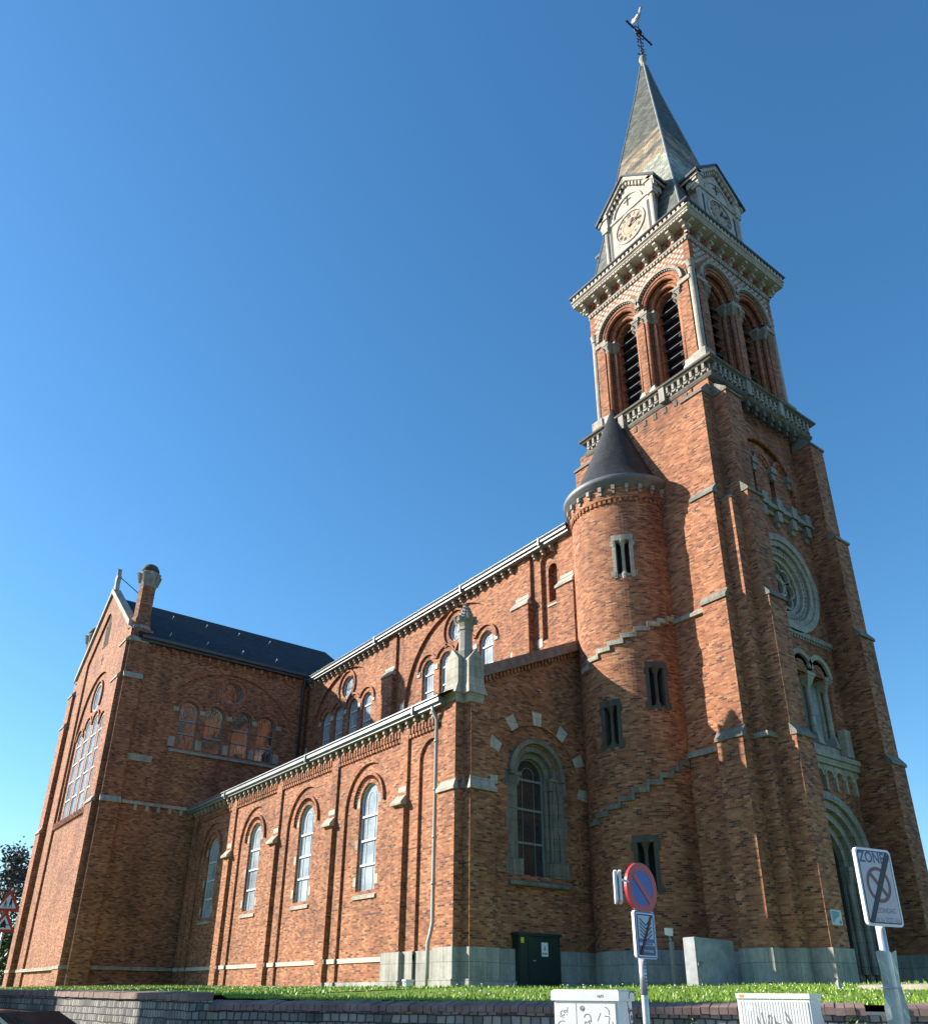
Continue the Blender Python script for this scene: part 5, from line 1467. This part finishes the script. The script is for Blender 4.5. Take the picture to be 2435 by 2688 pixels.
b.fbox(f1, -W1/2-.012, W1/2+.012, zt1-.095, zt1-.012, -D1-.01, .012); b.hull([f1(-W1/2-.012, zt1-.012, .012), f1(W1/2+.012, zt1-.012, .012), f1(W1/2+.012, zt1-.012, -D1-.01), f1(-W1/2-.012, zt1-.012, -D1-.01)], [f1(-W1/2+.01, zt1+.006, -.01), f1(W1/2-.01, zt1+.006, -.01), f1(W1/2-.01, zt1+.006, -D1+.01), f1(-W1/2+.01, zt1+.006, -D1+.01)])
b.build('lid', 'cab_white', t)
b = MB(); b.fbox(f1, -W1/2+.035, -.10, 0.2, zt1-.12, -.012, .0); b.build('door', 'cab_white', t)
b = MB(); b.fbox(f1, -.09, W1/2-.035, 0.2, zt1-.12, -.012, .0); b.build('door', 'cab_white', t)
def scribble(fr, strokes, r, d):
    b = MB()
    for s in strokes:
        for i in range(len(s)-1):
            p, q = Vector(s[i]), Vector(s[i+1]); v = (q-p); 
            if v.length < 1e-5: continue
            nn_ = Vector((-v.y, v.x)).normalized()*r; e = v.normalized()*r*.5
            b.prism(fr, [(p-nn_-e).to_tuple(), (q-nn_+e).to_tuple(), (q+nn_+e).to_tuple(), (p+nn_-e).to_tuple()], d-.001, d+.0012+.00005*i)
    return b
def arc(cu, cv, r, a0, a1, n=10, e=1.0): return [(cu+r*math.cos(R(a0+(a1-a0)*i/n)), cv+r*e*math.sin(R(a0+(a1-a0)*i/n))) for i in range(n+1)]
z = zt1
scribble(f1, [arc(-.245, z-.21, .022, 60, 330, 10), [(-.28, z-.235), (-.235, z-.25)], [(-.19, z-.155), (-.192, z-.205)], [(-.2, z-.222), (-.201, z-.228)], arc(-.215, z-.195, .012, 0, 300, 6), arc(-.25, z-.33, .05, 60, 200, 8)], .0035, .0).build('graffiti', 'ink_grey', t)
scribble(f1, [arc(-.03, z-.165, .022, 20, 380, 14), arc(-.03, z-.167, .010, 0, 360, 10)], .0028, .0).build('graffiti', 'rust_mark', t)
scribble(f1, [arc(.02, z-.25, .035, 30, 170, 8), [(.05, z-.235), (.06, z-.28)], arc(.04, z-.285, .012, 0, 300, 6), arc(0, z-.295, .012, 0, 300, 6), [(.16, z-.205), (.125, z-.275)], arc(.2, z-.2, .05, -20, 80, 8), [(.20, z-.23), (.25, z-.235)], [(.25, z-.24), (.235, z-.33)], [(.12, z-.33), (.2, z-.35)], arc(.22, z-.3, .06, -80, 20, 8)], .004, .0).build('graffiti', 'ink_grey', t)
scribble(f1, [[(.14, z-.06), (.142, z-.045)], arc(.165, z-.055, .010, 0, 330, 8), arc(.188, z-.05, .010, -90, 160, 8)], .0022, .0135).build('graffiti', 'ink_grey', t)
zg = z
scribble(g1, [arc(.16, zg-.055, .095, 10, 200, 12, .5)], .006, .0135).build('graffiti', 'black_paint', t)
scribble(g1, [[(.075, zg-.10), (.10, zg-.17)], arc(.105, zg-.18, .02, 90, 400, 10), arc(.17, zg-.245, .065, 20, 380, 16), arc(.30, zg-.26, .075, 30, 390, 16), arc(.17, zg-.25, .018, 0, 360, 8), arc(.29, zg-.27, .018, 0, 360, 8), arc(.13, zg-.40, .09, 20, 200, 12), arc(.3, zg-.42, .09, -20, 170, 12)], .0075, -.011).build('graffiti', 'black_paint', t)
W2, D2 = 0.72, 0.42
c2, n2, u2, f2, g2 = box_cab(1932, 2608, 8.5, (0.30, -0.954), W2, D2, 0)
zt2 = zfor(*f2(-W2/2, 0, 0)[:2], 2608)
t = thing('utility_cabinet', 'cream ribbed street cabinet with grey spray marks and an orange label', 'cabinet', (c2.x, c2.y, 0.12))
b = MB(); b.fbox(f2, -W2/2, W2/2, 0.12, zt2-.052, -D2, 0)
for k in range(24):
    u = -W2/2+.03+k*(W2-.06)/23; b.fbox(f2, u-.009, u+.009, 0.2, zt2-.075, -.01, .007)
b.build('body', 'cab_white', t)
b = MB(); b.fbox(f2, -W2/2-.008, W2/2+.008, zt2-.048, zt2, -D2-.008, .012); b.build('lid', 'cab_white', t)
b = MB(); b.fbox(f2, -W2/2+.03, -W2/2+.075, zt2-.04, zt2-.012, .0, .0135); b.build('label', 'orange_label', t)
b = MB(); b.prism(f2, [(-.27, zt2-.13), (-.24, zt2-.10), (-.2, zt2-.115), (-.205, zt2-.16), (-.25, zt2-.165)], .0, .009); b.build('sticker', 'white_paint', t)
z = zt2
scribble(f2, [[(-.17, z-.22), (-.135, z-.38)], [(-.125, z-.18), (-.09, z-.38)], [(-.05, z-.2), (-.07, z-.29)], arc(-.045, z-.22, .018, 0, 180, 8), [(-.027, z-.22), (-.045, z-.30)], [(0, z-.21), (.01, z-.29), (-.06, z-.31)], [(.01, z-.265), (.08, z-.29)], [(.11, z-.17), (.15, z-.24), (.17, z-.34)], [(.11, z-.23), (.14, z-.28)]], .007, .007).build('graffiti', 'ink_grey', t)
scribble(g2, [[(.2, z-.12), (.19, z-.17)], [(.19, z-.185), (.22, z-.22)]], .01, 0).build('graffiti', 'ink_grey', t)
b = MB(); b.prism(g2, circ(.2, z-.26, .02, 10), -.001, .002); b.build('sticker', 'white_paint', t)
# dark green cabinet against the aisle front
t = thing('utility_cabinet', 'dark green metal cabinet standing against the church wall under the dark window', 'cabinet', (-20.45, 18.1, 1.75))
W = FW(-20.22)
b = MB(); b.fbox(W, 17.25, 18.95, 1.6, 3.30, -.5, 0); b.fbox(W, 17.2, 19.0, 3.30, 3.38, -.5, .05); b.fbox(W, 17.22, 18.98, 1.6, 1.95, -.5, .012); b.build('body', 'cab_green', t)
b = MB(); b.fbox(W, 17.62, 18.9, 2.0, 3.26, 0, .02); b.fbox(W, 17.28, 17.6, 2.0, 3.26, 0, .018); b.build('door', 'cab_green', t)
b = MB(); b.fbox(W, 17.80, 17.90, 2.58, 2.61, .02, .05); b.build('handle', 'galv', t)
b = MB(); b.fbox(W, 18.15, 18.42, 2.72, 3.12, .02, .026); b.build('notice', 'white_paint', t)
b = MB()
for k, (u, v) in enumerate(((18.2, 2.8), (18.28, 2.8), (18.35, 2.8), (18.28, 2.92))): b.prism(W, circ(u, v, .03, 10), .02, .028)
b.fbox(W, 18.27, 18.30, 2.92, 3.02, .02, .0285)
b.build('notice_print', 'ink_grey', t)
b = MB(); b.fbox(W, 17.33, 17.45, 3.08, 3.24, .018, .024); b.build('label', 'yellow_label', t)
# grey concrete meter box in the nook by the tower
t = thing('meter_cabinet', 'pale grey concrete meter box between the stair turret and the tower', 'cabinet', (-15.5, 20.2, 1.9))
W = FW(-15.32)
b = MB(); b.prism(W, [(19.32, 1.7), (21.04, 1.7), (21.04, 3.04), (20.98, 3.08), (19.36, 3.12), (19.32, 3.1)], -.38, 0); b.build('body', 'cab_grey', t)
b = MB(); b.fbox(W, 19.37, 20.98, 2.12, 3.0, -.02, .012); b.build('door', 'cab_grey', t)
b = MB(); b.fbox(W, 19.66, 19.664, 2.12, 3.0, 0, .014); b.fbox(W, 19.34, 19.5, 2.40, 2.46, 0, .05); b.fbox(W, 19.46, 19.56, 2.45, 2.5, 0, .04); b.build('hinge', 'ink_grey', t)
# floodlight
p = at(1771, 2580, 22.6)
t = thing('floodlight', 'small floodlight on a short blue grey post before the turret', 'lamp', (p.x, p.y, 1.85))
hz = zfor(p.x, p.y, 2448)
b = MB(); b.box(p.x-.05, p.x+.05, p.y-.05, p.y+.05, 1.6, hz-.25); b.tube([(p.x, p.y, hz-.3), (p.x-.05, p.y-.02, hz-.02)], .03, 8); b.build('post', 'bluestone', t)
b = MB(); b.hull([(p.x-.14, p.y-.08, hz-.06), (p.x+.03, p.y-.08, hz-.1), (p.x+.03, p.y+.06, hz-.1), (p.x-.14, p.y+.06, hz-.06)], [(p.x-.13, p.y-.10, hz+.12), (p.x+.04, p.y-.10, hz+.10), (p.x+.04, p.y+.08, hz+.10), (p.x-.13, p.y+.08, hz+.12)]); b.build('lamp_head', 'cab_white', t)
# information board on the tower
W = FW(-13.08)
t = thing('information_board', 'small pale blue information board fixed to the tower beside the door', 'sign', (-13.06, 22.7, 3.65))
b = MB(); b.prism(W, shift(rrect(.52, .40, .04), 22.70, 3.66), 0.002, .03); b.build('board', 'pale_print', t)
b = MB(); b.prism(W, [(22.49, 3.82), (22.86, 3.82), (22.84, 3.70), (22.68, 3.64), (22.56, 3.56), (22.50, 3.50)], .02, .034); b.prism(W, circ(22.86, 3.54, .06, 14), .02, .034); b.build('print', 'teal_print', t)
# stone kerb by the entrance, small stone, gully pot
p0, p1 = at(2214, 2600, 15.5), at(2435, 2594, 14.5)
dd = (p1-p0); dd.z = 0; dd.normalize(); nn_ = Vector((-dd.y, dd.x, 0)); e = p0+dd*9
zk = zfor(p0.x, p0.y, 2588)
b = MB(); b.hull([(*p0.xy, 1.4), (*e.xy, 1.4), (*(e+nn_*.35).xy, 1.4), (*(p0+nn_*.35).xy, 1.4)], [(*(p0+dd*.25+nn_*.05).xy, zk), (*(e+nn_*.05).xy, zk+.12), (*(e+nn_*.3).xy, zk+.14), (*(p0+dd*.25+nn_*.3).xy, zk+.02)])
tag(b.build('kerb_stone', 'concrete'), 'low beige stone kerb along the lawn edge by the entrance', 'kerb')
p = at(2203, 2602, 16.5)
b = MB(); b.lathe([(.11, 1.5), (.11, p.z), (.07, p.z+.1), (.03, p.z+.2), (0, p.z+.21)], p.x, p.y, 6); tag(b.build('marker_stone', 'stone_plinth'), 'small pointed grey stone in the grass by the kerb', 'stone')
b = MB(); b.lathe([(.16, 1.6), (.16, 1.98), (.18, 1.98), (.18, 2.04), (.13, 2.04), (.13, 1.9)], -22.35, 14.72, 14); tag(b.build('gully_pot', 'bar_white'), 'small pale cylinder pot at the foot of the aisle wall', 'pot')

# ================================================================== parked car (only its roof shows)
cpos = at(-45, 2690, 6.9); ca = math.atan2(0.80, 0.60)
t = thing('parked_car', 'dark parked car whose roof shows at the lower left corner', 'car', (cpos.x, cpos.y, 0))
ux = Vector((math.cos(ca), math.sin(ca), 0)); uy = Vector((-ux.y, ux.x, 0))
def cw_(a, s, z): q = Vector((cpos.x, cpos.y, 0))+ux*a+uy*s; return (q.x, q.y, z)
ctop = zfor(cpos.x, cpos.y, 2646)
def car_ring(a, hw, zb_, zm, ztp, hwt):
    return [cw_(a, -hw*.92, zb_), cw_(a, -hw, zb_+.15), cw_(a, -hw, zm), cw_(a, -hwt, ztp-.05), cw_(a, -hwt*.72, ztp), cw_(a, 0, ztp+.025), cw_(a, hwt*.72, ztp), cw_(a, hwt, ztp-.05), cw_(a, hw, zm), cw_(a, hw, zb_+.15), cw_(a, hw*.92, zb_)]
rings = [car_ring(-2.05, .70, .4, .65, .72, .6), car_ring(-1.95, .8, .25, .8, .92, .7), car_ring(-1.75, .84, .22, .92, 1.05, .72), car_ring(-1.35, .85, .22, .93, ctop-.07, .60), car_ring(-.9, .85, .22, .93, ctop-.01, .62), car_ring(-.3, .85, .22, .93, ctop, .63), car_ring(.3, .85, .22, .93, ctop-.05, .62), car_ring(1.05, .85, .22, .92, 1.0, .75), car_ring(1.7, .82, .25, .82, .86, .7), car_ring(2.05, .66, .35, .62, .68, .55)]
b = MB(); vs = [p for r_ in rings for p in r_]; m_ = 11; fs = []
for i in range(len(rings)-1):
    for k in range(m_-1): fs.append((i*m_+k, i*m_+k+1, (i+1)*m_+k+1, (i+1)*m_+k))
fs += [tuple(range(m_)), tuple(range((len(rings)-1)*m_, len(rings)*m_))]
b.add(vs, fs); b.build('body', 'car_paint', t, smooth=True)
b = MB(); b.hull([cw_(.36, -.55, ctop-.055), cw_(.36, .55, ctop-.055), cw_(1.02, .66, 1.03), cw_(1.02, -.66, 1.03)], [cw_(.37, -.55, ctop-.03), cw_(.37, .55, ctop-.03), cw_(1.05, .66, 1.05), cw_(1.05, -.66, 1.05)]); b.build('windscreen', 'glass_dark', t)
for sg in (-1, 1):
    b = MB(); b.hull([cw_(-1.3, sg*.845, .98), cw_(.85, sg*.845, .98), cw_(.25, sg*.66, ctop-.12), cw_(-1.15, sg*.645, ctop-.14)], [cw_(-1.3, sg*.86, .99), cw_(.85, sg*.86, .99), cw_(.25, sg*.675, ctop-.11), cw_(-1.15, sg*.66, ctop-.13)]); b.build('side_window', 'glass_dark', t)
for a in (-1.25, 1.25):
    for sg in (-1, 1):
        b = MB(); b.tube([cw_(a, sg*.66, .31), cw_(a, sg*.87, .31)], .31, 20); wh = b.build('wheel', 'tyre', t)
        b = MB(); b.tube([cw_(a, sg*.80, .31), cw_(a, sg*.885, .31)], .19, 16); b.build('rim', 'galv', wh)

# ================================================================== trees
def tree(name, x, y, z0, h, rad, n, mat, label, leaf, seed, clumps=26, zlow=0.3):
    t = thing(name, label, 'tree', (x, y, z0)); rr = random.Random(seed)
    b = MB(); b.tube([(x, y, z0), (x+.1, y, z0+h*.3), (x-.1, y+.1, z0+h*.6), (x, y, z0+h*.85)], [h*.022, h*.017, h*.01, h*.003], 8)
    cl = []
    for k in range(clumps):
        a = rr.uniform(0, 2*PI); q = rr.uniform(zlow, 1.0); r_ = rad*rr.uniform(.3, 1)*math.sin(PI*min(.97, max(.12, (q-zlow)/(1-zlow)*.8+.2)))
        c = Vector((x+r_*math.cos(a), y+r_*math.sin(a), z0+h*q)); cl.append((c, rad*rr.uniform(.22, .42)))
        s = Vector((x, y, z0+h*q*.7)); b.tube([s, s.lerp(c, .5)+Vector((0, 0, .2)), c], [h*.006, h*.004, h*.0015], 5)
    b.build('trunk', 'bark', t)
    f = MB()
    for k in range(n):
        c, s = cl[rr.randrange(len(cl))]
        p = c+Vector((rr.gauss(0, s*.55), rr.gauss(0, s*.55), rr.gauss(0, s*.45)))
        a = Vector((rr.gauss(0, 1), rr.gauss(0, 1), rr.gauss(0, .7))).normalized()*leaf*rr.uniform(.6, 1.2)
        w2 = a.cross(Vector((rr.gauss(0, 1), rr.gauss(0, 1), rr.gauss(0, 1)))).normalized()*leaf*.45
        f.add([p-a, p+w2, p+a, p-w2], [(0, 1, 2, 3)])
    f.build('crown', mat, t)
tp_ = at(10, 2400, 78)
tree('tree', tp_.x, tp_.y, 0, at(40, 2240, 78).z, 4.2, 5200, 'leaf_bronze', 'bronze leaved tree rising behind the church at the left edge', 0.22, 11)
tp_ = at(-10, 2560, 70)
tree('tree', tp_.x, tp_.y, 0, 6.2, 3.6, 3600, 'leaf_green', 'low dark green tree behind the warning signs at the left edge', 0.2, 12, zlow=0.05)
tp_ = at(2462, 2330, 60)
tree('tree', tp_.x, tp_.y, 0, at(2435, 2276, 60).z, 2.6, 3000, 'leaf_green', 'green tree beyond the tower at the right edge', 0.18, 13, zlow=0.1)

# ================================================================== houses across the street, which shade the left of the wall
hs = Vector((-0.7071, -0.7071, 0)); es = Vector((0.7071, -0.7071, 0))
def house(s0, s1, t0, t1, eave, ridge, label):
    """gabled town house; its gable end faces the church"""
    c = es*((s0+s1)/2)+hs*((t0+t1)/2); sm = (s0+s1)/2
    t = thing('town_house', label, 'house', (c.x, c.y, 0))
    def p(s, tt, z): q = es*s+hs*tt; return (q.x, q.y, z)
    def prof(tt): return [p(s0, tt, -.03), p(s1, tt, -.03), p(s1, tt, eave), p(sm, tt, ridge), p(s0, tt, eave)]
    b = MB(); b.hull(prof(t0), prof(t1)); b.build('wall', 'house_render', t)
    k = (ridge-eave)/(sm-s0)
    b = MB()
    for sg, se in ((-1, s0), (1, s1)):
        e = se+sg*.25; ze = eave-.25*k
        b.hull([p(e, t0-.1, ze+.02), p(sm, t0-.1, ridge+.02), p(sm, t1+.1, ridge+.02), p(e, t1+.1, ze+.02)], [p(e, t0-.1, ze+.12), p(sm, t0-.1, ridge+.12), p(sm, t1+.1, ridge+.12), p(e, t1+.1, ze+.12)])
    b.build('roof', 'roof_tile', t)
    n = max(1, int((s1-s0)/1.8))
    for fl in range(int(eave//3)):
        for k in range(n):
            s = s0+(s1-s0)*(k+.5)/n; z = 1+fl*3.0
            b = MB(); b.hull([p(s-.5, t0-.03, z), p(s+.5, t0-.03, z), p(s+.5, t0+.05, z), p(s-.5, t0+.05, z)], [p(s-.5, t0-.03, z+1.6), p(s+.5, t0-.03, z+1.6), p(s+.5, t0+.05, z+1.6), p(s-.5, t0+.05, z+1.6)]); b.build('window', 'glass_dark', t)
house(-15.1, -11.9, 22, 30, 10.6, 14.55, 'tall narrow pale gabled town house across the street')
house(-25.2, -18.8, 22, 30, 7.0, 8.0, 'broad low pale gabled town house across the street')
